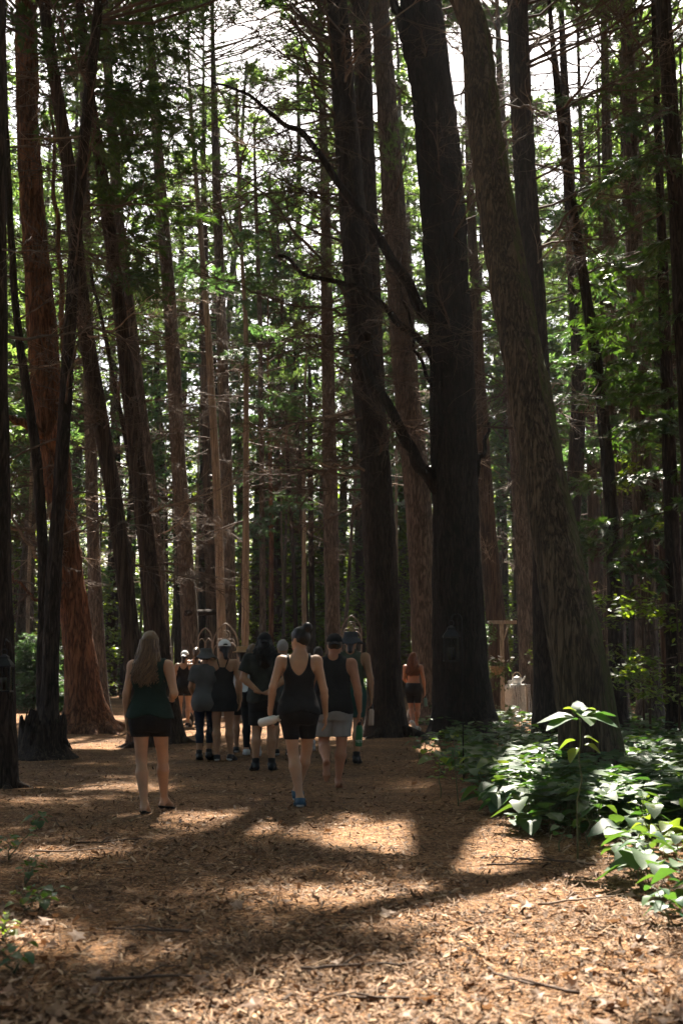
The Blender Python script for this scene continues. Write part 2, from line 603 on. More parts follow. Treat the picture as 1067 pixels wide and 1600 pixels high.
def cedar_bough_mesh(i, L=None, mat='cedar_leaf', droop=-0.25, dens=1.0, size=1.0):
    b = MB()
    L = L or U(1.3, 1.9)
    P = bent_path(L, 10, droop * U(0.6, 1.3), 0.03)
    b.add(*tube(P, np.linspace(0.014, 0.003, 10), 4))
    Vs = []
    ns = int(18 * dens)
    for k in range(ns):
        s = 0.1 + 0.9 * (k + U(0, 0.9)) / ns
        s = min(s, 1)
        p = P[min(int(s * 9), 9)]
        l = U(0.35, 0.75) * (1.2 - 0.8 * s)
        sg = 1 if k % 2 else -1
        R = rotm(sg * U(0.45, 1.05), U(-0.5, 0.25), U(-0.4, 0.4))
        Q = bent_path(l, 5, U(-0.45, 0.0), 0.06) @ R.T + p
        b.add(*tube(Q, np.linspace(0.005, 0.002, 5), 3, cap=False))
        nf = max(4, int(l * 17 * dens))
        for t in range(nf):
            u = (t + U(0, 1)) / nf
            q = Q[min(int(u * 4), 4)]
            Rf = R @ rotm((1 if t % 2 else -1) * U(0.2, 0.9), U(-0.55, 0.25), U(-0.7, 0.7))
            q = q + RNG.normal(0, 0.012, 3)
            fl = U(0.10, 0.19) * size
            for a, sc in ((0.0, 1.0), (0.55, 0.72), (-0.55, 0.72), (0.95, 0.5), (-0.95, 0.5)):
                Rl = Rf @ rotm(a, U(-0.15, 0.1), 0)
                off = Rf @ np.array([fl * (0.18 if a else 0.25) * (1.6 if abs(a) < 0.9 else 0.6), 0, 0])
                Vs.append((FR * fl * sc) @ Rl.T + q + off)
    V = np.concatenate(Vs)
    b.add(V, np.arange(len(V)).reshape(-1, 4), 1)
    return b.mesh('cedar_bough', ['twig', mat], smooth=False)


LEAF6 = np.array([[0, 0, 0], [0.25, 0.24, 0.03], [0.65, 0.24, 0.02], [1, 0, -0.08], [0.65, -0.24, 0.02], [0.25, -0.24, 0.03], [0.5, 0, -0.03]])
LEAF6F = np.array([[0, 6, 1], [1, 6, 2], [2, 6, 3], [3, 6, 4], [4, 6, 5], [5, 6, 0]])


def broad_branch_mesh(i, L=1.3, n=63, leaf=0.125, mat='broad_leaf'):
    b = MB()
    P = bent_path(L, 8, U(-0.25, 0.2), 0.05)
    b.add(*tube(P, np.linspace(0.012, 0.003, 8), 4))
    for k in range(9):
        p = P[RNG.integers(1, 8)]
        R = rotm(U(-1.2, 1.2), U(-0.4, 0.6), 0)
        l = U(0.25, 0.6)
        Q = bent_path(l, 5, U(-0.2, 0.2), 0.08) @ R.T + p
        b.add(*tube(Q, np.linspace(0.005, 0.002, 5), 3, cap=False))
        for t in range(n // 9):
            q = Q[RNG.integers(1, 5)] + RNG.normal(0, 0.03, 3)
            Rl = rotm(U(-math.pi, math.pi), U(-0.7, 0.35), U(-0.6, 0.6))
            b.add(LEAF6 * leaf * U(0.7, 1.3) @ Rl.T + q, LEAF6F, 1)
    return b.mesh('leafy_branch', ['twig', mat], smooth=False)


DEAD = [dead_branch_mesh(i, 'dead_wood') for i in range(10)]
DEADP = [dead_branch_mesh(i, 'dead_wood_pale') for i in range(4)]
PINE = [pine_bough_mesh(i) for i in range(6)]
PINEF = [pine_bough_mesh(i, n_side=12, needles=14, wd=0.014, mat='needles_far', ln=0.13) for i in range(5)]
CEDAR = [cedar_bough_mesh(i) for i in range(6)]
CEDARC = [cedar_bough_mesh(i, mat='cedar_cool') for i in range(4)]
BROAD = [broad_branch_mesh(i) for i in range(4)]


_VS = {}


def shade_fraction(me, loc, rot, sc, A=LITB):
    """share of a foliage mesh whose shadow falls on a sunlit patch of the floor"""
    if me.name not in _VS:
        co = np.empty(len(me.vertices) * 3, np.float32)
        me.vertices.foreach_get('co', co)
        co = co.reshape(-1, 3)
        _VS[me.name] = co[np.random.default_rng(3).integers(0, len(co), 110)]
    R = np.array(Euler(rot).to_matrix())
    P = (_VS[me.name] * sc) @ R.T + np.asarray(loc)
    return lit(shadow_of(P), A).mean()


# ------------------------------------------------------------------ trees
class Tree:
    pass


TREES = []


def smooth_interp(zs, vs, q):
    """monotone-ish smooth interpolation"""
    r = np.interp(q, zs, vs)
    w = (zs.max() - zs.min()) / 26
    acc = 0
    for d in np.linspace(-1, 1, 7):
        acc = acc + np.interp(q + d * w, zs, vs)
    return acc / 7


def make_tree(label, Z, mat, pts, H=24.0, cat='tree', name='pine_tree', dead=(3, 13, 14), cedar=None, canopy=True,
              group=None, sides=None, flare=0.45, ridge=0.010, deadmat=None, dscale=1.0, base_y=None, deadaz=None):
    H = H + 4 if H > 21.5 else H
    pts = sorted(pts, key=lambda p: -p[1])            # base first
    P = np.array([at(p[0], p[1], p[3] if len(p) > 3 else Z) for p in pts])
    Wd = np.array([p[2] for p in pts]) * Z / FPX / 2
    base = P[0].copy()
    base[2] = 0
    base[2] = float(gz(base[0], base[1]))
    zs = P[:, 2].copy()
    zs[0] = base[2] - 0.2
    xs, ys = P[:, 0].copy(), P[:, 1].copy()
    if zs[-1] < H - 2:
        k = -2 if len(zs) > 2 else 0
        sl = (xs[-1] - xs[k]) / (zs[-1] - zs[k])
        n = 6
        zz = np.linspace(zs[-1], H, n + 1)[1:]
        dz = zz - zs[-1]
        xe = xs[-1] + sl * dz * (1 - 0.45 * dz / (H - zs[-1]))
        we = Wd[-1] * (1 - dz / (H - zs[-1])) ** 2.4 + 0.03
        zs = np.concatenate([zs, zz])
        xs = np.concatenate([xs, xe])
        ys = np.concatenate([ys, np.full(n, ys[-1])])
        Wd = np.concatenate([Wd, we])
    t = Tree()
    t.Z, t.H, t.base = Z, zs[-1], base
    ydrift = RNG.normal(0, 0.25)
    t.cx = lambda z: smooth_interp(zs, xs, z)
    t.cyy = lambda z: smooth_interp(zs, ys, z) + ydrift * np.clip((z - base[2]) / 15, 0, 1) ** 1.5
    t.rad = lambda z: smooth_interp(zs, Wd, z)
    sides = sides or (44 if Z < 27 else 26 if Z < 34 else 14)
    step = 0.09 if Z < 27 else 0.2 if Z < 34 else 0.45
    vis = min(zs[-1], CAM_H + 0.68 * Z)
    zr = np.concatenate([np.arange(zs[0], min(vis, zs[-1]), step), np.linspace(vis, zs[-1], 8)[1:] if vis < zs[-1] - 0.5 else [zs[-1]]])
    a = np.arange(sides) * 2 * math.pi / sides + U(0, 6)
    A, ZR = np.meshgrid(a, zr)
    r = t.rad(zr)[:, None] * np.ones_like(A)
    sd_ = int(RNG.integers(0, 9999))
    hh = np.maximum(ZR - base[2], 0)
    lob = 1 + flare * np.exp(-hh / 0.32) * (0.55 + 0.9 * vnoise(np.cos(A) * 1.7 + 9, np.sin(A) * 1.7 + 9, 0, sd_))
    r = r * lob * (1 + 0.10 * (vnoise(np.cos(A) * 0.9 + 5, np.sin(A) * 0.9 + 5, ZR * 0.7, sd_) - 0.5))
    if Z < 34:
        kk = t.rad(2.0) * 17
        n1 = vnoise(np.cos(A) * kk + 50, np.sin(A) * kk + 50, ZR * 2.2, sd_ + 1)
        r = r + ridge * (np.abs(n1 - 0.5) * 4 - 1)
    cx, cyy = t.cx(zr)[:, None], t.cyy(zr)[:, None]
    V = np.stack([cx + r * np.cos(A) - base[0], cyy + r * np.sin(A) - base[1], ZR - base[2]], -1).reshape(-1, 3)
    i = np.arange(len(zr) - 1)[:, None] * sides
    j = np.arange(sides)[None, :]
    k = (j + 1) % sides
    F = np.stack([i + j, i + k, i + sides + k, i + sides + j], -1).reshape(-1, 4)
    b = MB()
    b.add(V, [F, (np.arange(sides) + (len(zr) - 1) * sides)[None, :]])
    if Z < 29 and Wd[0] > 0.14:            # surface roots spreading from the foot
        r0 = float(t.rad(base[2] + 0.3))
        for q in range(int(RNG.integers(5, 8))):
            a0 = U(0, 6.28)
            n_ = 7
            u = np.linspace(0, 1, n_)
            ln_ = r0 * U(1.6, 2.8)
            ang = a0 + U(-0.5, 0.5) * u
            dd = r0 * 0.6 + ln_ * u
            zz = 0.26 * r0 * 2 * (1 - u) ** 2.2 - 0.05 * u
            x_, y_ = dd * np.cos(ang) + float(t.cx(base[2])) - base[0], dd * np.sin(ang) + float(t.cyy(base[2])) - base[1]
            zg = gz(x_ + base[0], y_ + base[1]) - base[2]
            b.add(*tube(np.stack([x_, y_, zz + zg * u], -1), r0 * np.linspace(0.42, 0.07, n_), 9))
    root = empty(name, base)
    tag(root, label, cat, group)
    link('trunk', b.mesh('trunk', mat), root)
    t.root, t.limbs, t.nb = root, MB(), 0
    if dead:
        h0, h1, n = dead
        for q in range(n):
            z = h0 + (h1 - h0) * (q + U(0, 1)) / n
            if z > t.H - 1:
                continue
            az = U(-math.pi, math.pi) if deadaz is None else RNG.normal(deadaz[0], deadaz[1])
            me = random.choice(DEADP if (deadmat == 'pale' or U(0, 1) < 0.14) else DEAD)
            link('dead_branch', me, root, (float(t.cx(z)) - base[0], float(t.cyy(z)) - base[1], z - base[2]),
                 (U(-3, 3), U(-0.45, 0.35), az), U(0.55, 1.25) * dscale)
    if cedar:
        for (h0, h1, n, az0, azs, meshes, sc) in cedar:
            for q in range(n):
                z = h0 + (h1 - h0) * (q + U(0, 1)) / n
                az = RNG.normal(az0, azs) if azs < 9 else U(-math.pi, math.pi)
                s = sc * U(0.75, 1.3)
                bough(t, z, az, U(-0.3, 0.35), s, random.choice(meshes))
    t.canopy = canopy and H > 21.5
    TREES.append(t)
    return t


def bough(t, z, az, el, s, me):
    c = np.array([float(t.cx(z)), float(t.cyy(z)), z])
    d = rotm(az, el) @ np.array([1.0, 0, 0])
    rot = (U(-0.5, 0.5), -el, az)
    if z > 3 and shade_fraction(me, c, rot, s, LITA) > 0.03:       # keep the sunlit patches of the floor clear
        return None
    return link('bough', me, t.root, c - t.base, rot, s)


EV = 99
R_ = math.radians
TL = []
# --- left side
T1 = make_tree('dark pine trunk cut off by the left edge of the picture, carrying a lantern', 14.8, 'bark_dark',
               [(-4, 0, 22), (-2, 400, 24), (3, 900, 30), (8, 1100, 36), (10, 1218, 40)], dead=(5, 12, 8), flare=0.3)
T2 = make_tree('thin dark stem rising to the left from the splintered stump', 20.2, 'bark_dark',
               [(8, 300, 11), (22, 500, 14), (55, 700, 16), (70, 900, 19), (68, 1050, 22), (72, 1175, 26)], H=14, name='thin_tree', dead=(6, 12, 8), canopy=False)
T3 = make_tree('slim dark cedar leaning right across the big red pine, above the stump', 20.0, 'bark_dark',
               [(160, 0, 15), (145, 125, 17), (127, 300, 18), (112, 500, 19), (100, 700, 21), (82, 925, 25), (76, 1180, 30)], H=22, name='cedar_tree',
               dead=(3, 12, 22), cedar=[(10, 15, 9, 0.3, 0.9, CEDAR, 0.9)], canopy=True)
T4 = make_tree('stout red barked pine flaring out at its base on a low mound', 26.0, 'bark_red',
               [(42, 0, 34), (46, 250, 38), (62, 450, 42), (70, 560, 50), (80, 680, 50), (98, 800, 44), (111, 900, 44), (121, 1000, 47), (134, 1080, 56), (143, 1144, 62)],
               H=27, dead=(3, 16, 60), flare=0.7, ridge=0.026, sides=60)
T5 = make_tree('leaning brown cedar trunk, left of the pair behind the green tank top', 22.0, 'bark_cedar',
               [(74, 0, 18), (88, 125, 20), (112, 250, 23), (131, 500, 26), (157, 650, 27), (184, 800, 27), (206, 1000, 29), (228, 1150, 36)], H=22,
               name='cedar_tree', dead=(3, 13, 24), cedar=[(11, 17, 10, 0.0, EV, CEDAR, 0.9)])
T6 = make_tree('leaning brown cedar trunk whose foot shows beside the woman in green', 23.0, 'bark_cedar',
               [(118, 0, 15), (135, 150, 18), (150, 225, 20), (170, 375, 22), (190, 525, 23), (213, 725, 25), (238, 920, 26), (250, 1010, 28), (276, 1158, 38)], H=22,
               name='cedar_tree', dead=(3, 13, 24), cedar=[(8.6, 13.5, 17, 0.0, 0.8, CEDAR, 1.0), (13, 18, 8, 0, EV, CEDAR, 0.9)])
T7 = make_tree('very thin dark leaning stem between the two leaning cedars', 28.0, 'bark_dark',
               [(140, 420, 5), (160, 500, 7), (200, 700, 8), (222, 870, 9), (240, 1130, 11)], H=11, name='thin_tree', dead=(4, 9, 6), canopy=False)
T8 = make_tree('grey brown pine leaning left just behind the leaning cedars', 33.0, 'bark_pine',
               [(175, 150, 16), (190, 375, 19), (205, 500, 21), (222, 650, 21), (240, 800, 22), (255, 1000, 25), (262, 1120, 30)], H=25, dead=(3, 16, 32))
T34 = make_tree('grey pine trunk right behind the stout red barked pine', 36.0, 'bark_pine',
                [(128, 300, 16), (134, 500, 18), (140, 700, 19), (147, 900, 21), (158, 1112, 30)], H=24, dead=(3, 16, 32))
T9 = make_tree('straight brown pine left of the pair of pale slim trunks', 36.0, 'bark_pine',
               [(236, 60, 14), (257, 360, 20), (269, 500, 22), (278, 700, 23), (291, 880, 25), (298, 1000, 27), (302, 1112, 32)], H=26, dead=(3, 16, 32))
T35 = make_tree('dim reddish pine trunk half hidden behind the paler pair of trunks', 44.0, 'bark_cedar',
                [(318, 400, 13), (322, 700, 15), (330, 950, 17), (332, 1100, 20)], H=23, dead=(4, 15, 10), name='pine_tree')
T10 = make_tree('pale slim cedar trunk leaning left in front of the arched frame', 35.0, 'bark_pale',
                [(300, 200, 7), (310, 325, 8), (324, 500, 10), (333, 650, 12), (341, 800, 13), (347, 1000, 15), (350, 1115, 19)], H=20, name='cedar_tree',
                dead=(4, 12, 12), cedar=[(8, 16, 16, 0, EV, CEDARC, 0.9), (6.5, 9, 3, 0, EV, CEDARC, 0.6)])
T11 = make_tree('brown pine trunk directly behind the pale slim leaning one', 39.0, 'bark_pine',
                [(338, 300, 15), (347, 550, 18), (354, 750, 21), (358, 1000, 25), (360, 1108, 30)], H=25, dead=(4, 16, 16), cedar=[(9, 15, 10, 0, EV, CEDARC, 1.0)])
T12 = make_tree('palest straight slim cedar trunk, left of the curly haired walker', 33.0, 'bark_pale',
                [(372, 250, 5), (377, 380, 6), (385, 520, 8), (385, 750, 10), (383, 1000, 12), (383, 1120, 15)], H=17, name='cedar_tree',
                dead=(4, 10, 10), cedar=[(6.5, 13, 17, 0, EV, CEDARC, 0.8)], canopy=False)
T13 = make_tree('slim grey brown trunk just right of the palest straight one', 42.0, 'bark_pine',
                [(400, 300, 6), (407, 500, 8), (410, 800, 9), (411, 1105, 12)], H=20, name='cedar_tree', dead=(4, 13, 8),
                cedar=[(5, 15, 20, 0, EV, CEDARC, 1.1)])
T14 = make_tree('thin rusty trunk behind the curly haired walker in the dark shirt', 46.0, 'bark_red',
                [(420, 600, 5), (424, 800, 7), (424, 1100, 9)], H=15, name='thin_tree', dead=(4, 12, 8), canopy=False)
T15 = make_tree('straight dark pine trunk rising behind the man in the black cap', 37.0, 'bark_pine',
                [(505, 200, 13), (509, 310, 15), (511, 500, 20), (515, 700, 22), (520, 1000, 25), (522, 1110, 30)], H=25, dead=(4, 16, 24), dscale=1.15)
for (lab, a, b_, c, w, zz) in (('thin dark far stem leaning right, first of three near the picture centre', (448, 690), (458, 860), (467, 1100), 5, 46),
                               ('thin dark far stem in the middle of three near the picture centre', (464, 660), (474, 860), (484, 1098), 7, 45),
                               ('thin dark far stem, last of three near the picture centre', (484, 640), (486, 860), (491, 1096), 8, 48)):
    make_tree(lab, zz, 'bark_dark', [(*a, w), (*b_, w + 1), (*c, w + 3)], H=15, name='thin_tree', dead=(4, 12, 7), canopy=False)
# --- the dark trunks of the middle
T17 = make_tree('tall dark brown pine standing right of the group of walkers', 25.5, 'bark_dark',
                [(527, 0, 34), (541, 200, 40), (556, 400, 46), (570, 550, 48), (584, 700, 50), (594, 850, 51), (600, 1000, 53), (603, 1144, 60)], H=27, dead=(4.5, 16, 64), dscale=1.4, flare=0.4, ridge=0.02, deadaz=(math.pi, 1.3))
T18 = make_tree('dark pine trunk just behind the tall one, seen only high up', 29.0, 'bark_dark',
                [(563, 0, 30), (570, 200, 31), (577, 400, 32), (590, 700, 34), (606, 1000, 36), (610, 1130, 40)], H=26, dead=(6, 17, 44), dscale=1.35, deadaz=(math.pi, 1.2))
T19 = make_tree('grey brown pine lit on its left side behind the walking red haired woman', 31.0, 'bark_pine',
                [(592, 0, 30), (606, 200, 35), (620, 400, 39), (634, 600, 42), (655, 800, 44), (664, 950, 46), (672, 1125, 56)], H=26, dead=(5, 17, 30), flare=0.45, ridge=0.016)
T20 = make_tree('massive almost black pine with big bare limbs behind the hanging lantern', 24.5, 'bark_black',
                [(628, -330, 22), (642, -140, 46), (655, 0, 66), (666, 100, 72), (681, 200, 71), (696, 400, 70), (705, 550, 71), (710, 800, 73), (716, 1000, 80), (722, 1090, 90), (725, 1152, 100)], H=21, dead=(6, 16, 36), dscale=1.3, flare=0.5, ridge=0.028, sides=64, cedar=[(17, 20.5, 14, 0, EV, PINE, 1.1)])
T21 = make_tree('big mossy furrowed trunk leaning left out of the leafy plants', 15.4, 'bark_mossy',
                [(380, -620, 26, 18.2), (546, -320, 36, 18.1), (632, -150, 46, 18.0), (740, 0, 56, 18.0), (752, 130, 60, 17.6), (764, 250, 65, 17.2), (797, 450, 70, 16.6), (812, 520, 71, 16.4), (850, 750, 75, 15.9), (878, 900, 81, 15.6), (897, 1000, 88), (915, 1100, 94), (934, 1216, 100)], H=18, dead=(8, 10, 3), flare=0.3, ridge=0.022, name='leaning_tree', dscale=0.7, sides=72, cedar=[(14, 16.8, 10, 0, EV, PINE, 0.9)])
# --- right side
T22 = make_tree('dark straight pine emerging behind the top of the leaning mossy trunk', 23.0, 'bark_dark',
                [(806, 0, 34), (812, 150, 35), (820, 300, 36), (836, 500, 38), (850, 800, 40), (858, 1150, 50)], H=26, dead=(6, 15, 20), dscale=1.2,
                cedar=[(9, 14, 8, 0.2, 0.9, CEDAR, 1.1)])
T23 = make_tree('dark bent stem among the sunlit cedar sprays on the right', 24.0, 'bark_dark',
                [(880, 200, 14), (892, 300, 16), (915, 450, 18), (940, 620, 20), (955, 800, 22), (968, 1130, 28)], H=17, name='thin_tree', dead=(6, 13, 12),
                cedar=[(4, 13, 22, 0.3, EV, CEDAR, 1.0)], canopy=False)
T24 = make_tree('dark trunk near the top right corner with cedar sprays around it', 18.5, 'bark_dark',
                [(1037, 0, 26), (1051, 200, 27), (1062, 400, 28), (1078, 700, 31), (1090, 1185, 40)], H=22, name='cedar_tree', dead=(5, 11, 12),
                cedar=[(3.5, 10.5, 16, math.pi, 0.8, CEDAR, 0.9)])
T25 = make_tree('brown pine trunk standing right of the leaning mossy one, near two thinner stems', 33.0, 'bark_pine',
                [(948, 300, 18), (955, 600, 20), (962, 800, 21), (966, 1000, 23), (968, 1122, 30)], H=25, dead=(3, 16, 16), cedar=[(6, 14, 12, 0, EV, CEDARC, 1.1)])
T26 = make_tree('thin grey stem close on the left of the brown pine, right background', 35.0, 'bark_pine',
                [(938, 500, 8), (944, 700, 9), (947, 1000, 11), (948, 1118, 14)], H=18, name='thin_tree', dead=(4, 14, 10), cedar=[(7, 15, 10, 0, EV, CEDARC, 1.0)], canopy=False)
T27 = make_tree('thick dark pine with a grey lit edge near the right edge', 28.0, 'bark_pine',
                [(985, 200, 26), (993, 450, 29), (1001, 700, 31), (1008, 950, 33), (1016, 1135, 44)], H=26, dead=(3, 16, 18), cedar=[(4, 13, 16, 0.3, EV, CEDAR, 1.1)])
T28 = make_tree('dim red brown trunk just right of the leaning mossy one', 38.0, 'bark_cedar',
                [(915, 450, 13), (922, 650, 15), (928, 900, 17), (930, 1110, 22)], H=22, dead=(4, 15, 12), cedar=[(8, 16, 8, 0, EV, CEDARC, 1.0)])
T29 = make_tree('reddish slanting stem near the right edge behind the thick dark pine', 31.0, 'bark_cedar',
                [(1052, 550, 12), (1042, 720, 13), (1034, 900, 15), (1046, 1128, 20)], H=17, name='thin_tree', dead=(4, 12, 10), cedar=[(5, 13, 10, 0, EV, CEDAR, 1.0)], canopy=False)
T30 = make_tree('red brown slanted trunk behind the post with the flower basket', 38.0, 'bark_cedar',
                [(742, 500, 20), (752, 700, 24), (764, 860, 28), (776, 980, 30), (786, 1112, 36)], H=23, dead=(4, 15, 14))
T31 = make_tree('grey pine trunk beside the little white draped table', 37.0, 'bark_pine',
                [(795, 450, 26), (806, 650, 29), (816, 800, 31), (826, 1000, 33), (832, 1115, 38)], H=25, dead=(3, 15, 16))
T32 = make_tree('black trunk at the right edge rising from the leafy plants', 23.0, 'bark_dark',
                [(1046, 700, 22), (1052, 900, 26), (1058, 1158, 34)], H=20, dead=(4, 12, 10), cedar=[(2.5, 9, 12, math.pi, 1.2, CEDAR, 0.9)])
T33 = make_tree('dark trunk seen low between the mossy trunk and the thick dark pine', 34.0, 'bark_dark',
                [(893, 380, 22), (905, 600, 24), (895, 800, 24), (880, 1000, 26), (876, 1120, 30)], H=24, dead=(4, 16, 12), cedar=[(6, 14, 10, 0, EV, CEDARC, 1.0)])


def limb(t, pts, Zs, r0, r1, mat='bark_black', twigs=8):
    """a big bare limb drawn through photo points at given distances"""
    P = np.array([at(p[0], p[1], z) for p, z in zip(pts, Zs)])
    r0, r1 = r0 * 0.72, r1 * 0.6
    twigs = int(twigs * 1.8)
    s = np.linspace(0, 1, len(P))
    q = np.linspace(0, 1, len(P) * 7)
    Q = np.stack([np.interp(q, s, P[:, k]) for k in range(3)], -1)
    for _ in range(3):
        Q[1:-1] = (Q[:-2] + 2 * Q[1:-1] + Q[2:]) / 4
    Q[:, 0] += (vnoise(q * 14, 0, 0, int(r0 * 1e4)) - 0.5) * 0.10
    Q[:, 2] += (vnoise(q * 14, 5, 0, int(r0 * 1e4)) - 0.5) * 0.14
    b = MB()
    b.add(*tube(Q - t.base, np.linspace(r0, r1, len(Q)) * (1 + 0.12 * (vnoise(q * 30, 9, 0) - 0.5)), 9))
    o = link('limb', b.mesh('limb', mat), t.root)
    for k in range(twigs):
        i = RNG.integers(len(Q) // 4, len(Q) - 1)
        link('twig_spray', random.choice(DEAD), o, Q[i] - t.base, (U(-3, 3), U(-0.7, 0.7), U(-math.pi, math.pi)), U(0.4, 1.0))
    return o


limb(T20, [(692, 775), (648, 718), (609, 642), (566, 566), (552, 548)], [24.4, 24.2, 24.1, 24.1, 24.2], 0.20, 0.085, twigs=3)
limb(T20, [(690, 520), (664, 486), (619, 425), (579, 352), (534, 292), (472, 212), (432, 184), (385, 150), (335, 124)],
     [24.4, 24.1, 23.9, 23.8, 23.7, 23.7, 23.6, 23.5, 23.4], 0.17, 0.035, twigs=12)
limb(T20, [(712, 800), (738, 752), (752, 716), (764, 660)], [24.4, 24.4, 24.5, 24.6], 0.15, 0.05, twigs=2)
limb(T20, [(676, 560), (640, 520), (590, 470), (545, 440), (470, 428), (440, 402), (430, 400)], [24.4, 24.0, 24.0, 24.2, 24.3, 24.4, 24.5], 0.11, 0.04, twigs=8)
limb(T20, [(690, 640), (652, 560), (642, 500), (618, 430)], [24.4, 24.2, 24.2, 24.2], 0.06, 0.03, twigs=4)
limb(T20, [(655, 130), (632, 60), (620, 10), (600, -90)], [24.4, 24.2, 24.2, 24.2], 0.20, 0.10, twigs=3)
limb(T17, [(560, 480), (520, 440), (470, 370), (425, 310), (360, 270), (300, 265)], [25.4, 25.2, 25.1, 25, 25, 25], 0.06, 0.015, 'dead_wood', twigs=10)
limb(T17, [(572, 560), (520, 552), (470, 557), (440, 550)], [25.4, 25.1, 25, 25], 0.045, 0.012, 'dead_wood_pale', twigs=4)
limb(T17, [(583, 735), (540, 730), (500, 720), (460, 712)], [25.4, 25.1, 25, 25], 0.04, 0.012, 'dead_wood_pale', twigs=4)
limb(T17, [(578, 500), (530, 490), (440, 470), (360, 440), (300, 425)], [25.4, 25.2, 25.1, 25, 25], 0.045, 0.012, 'dead_wood', twigs=8)
limb(T4, [(72, 690), (48, 668), (20, 655), (-10, 640)], [25.8, 25.6, 25.5, 25.5], 0.15, 0.11, 'bark_red', twigs=1)
limb(T4, [(92, 770), (70, 815), (40, 832), (14, 820), (-8, 815)], [25.8, 25.3, 25.1, 25, 25], 0.07, 0.03, 'dead_wood_pale', twigs=5)
limb(T4, [(100, 850), (78, 880), (48, 862), (20, 800), (4, 760)], [25.8, 25.3, 25.1, 25, 25], 0.07, 0.03, 'dead_wood_pale', twigs=6)
limb(T4, [(105, 930), (65, 940), (38, 918), (12, 895)], [25.8, 25.4, 25.2, 25.2], 0.06, 0.035, 'bark_red', twigs=4)
limb(T4, [(84, 700), (98, 640), (104, 560), (96, 420), (86, 300), (80, 160)], [25.8, 25.4, 25.3, 25.3, 25.4, 25.4], 0.12, 0.05, 'bark_red', twigs=8)
limb(T21, [(775, 165), (850, 175), (960, 130), (1060, 60)], [15.2, 15.0, 15.2, 15.4], 0.022, 0.008, 'dead_wood', twigs=5)
limb(T22, [(835, 400), (880, 345), (930, 290), (985, 275)], [23, 22.8, 22.8, 22.8], 0.05, 0.015, 'dead_wood', twigs=6)


# feathery pine crowns of the mid distance, high in the picture
for t, h0, h1, n in ((T8, 10, 24, 50), (T34, 10, 24, 50), (T9, 10, 25, 64), (T10, 11, 19, 26), (T11, 10, 25, 64), (T35, 10, 24, 50), (T12, 10, 16.5, 14), (T13, 9, 20, 36), (T15, 10, 25, 64), (T30, 11, 24, 30),
                     (T31, 11, 24, 30), (T25, 11, 24, 28), (T28, 11, 23, 28), (T33, 11, 24, 26), (T27, 12, 24, 24), (T18, 14, 25, 16), (T19, 13, 25, 24), (T4, 13.5, 25, 24), (T22, 12, 24, 20)):
    for q in range(n):
        z = h0 + (h1 - h0) * (q + U(0, 1)) / n
        az = U(-math.pi, math.pi)
        L = U(0.2, 1.6) * (1.1 - 0.6 * (z - h0) / (h1 - h0))
        c0 = np.array([float(t.cx(z)), float(t.cyy(z)), z])
        d = np.array([math.cos(az), math.sin(az), 0.12])
        c1 = c0 + d * L
        s_ = U(0.8, 1.3)
        me, rot = random.choice(PINEF), (U(-0.4, 0.4), U(-0.3, 0.15), az)
        if shade_fraction(me, c1, rot, s_) > 0.03:
            continue
        link('bough', me, t.root, c1 - t.base, rot, s_)
        t.limbs.add(*tube(np.array([c0, (c0 + c1) / 2 + RNG.normal(0, 0.04, 3), c1]) - t.base, [0.03, 0.026, 0.02], 5))
        t.nb += 1

# crowns high overhead: boughs added to the standing trees for their shade, closed where the floor lies in shade, open above its sunlit patches
CANOPY = [pine_bough_mesh(i, n_side=17, needles=22, wd=0.034, ln=0.16) for i in range(5)]


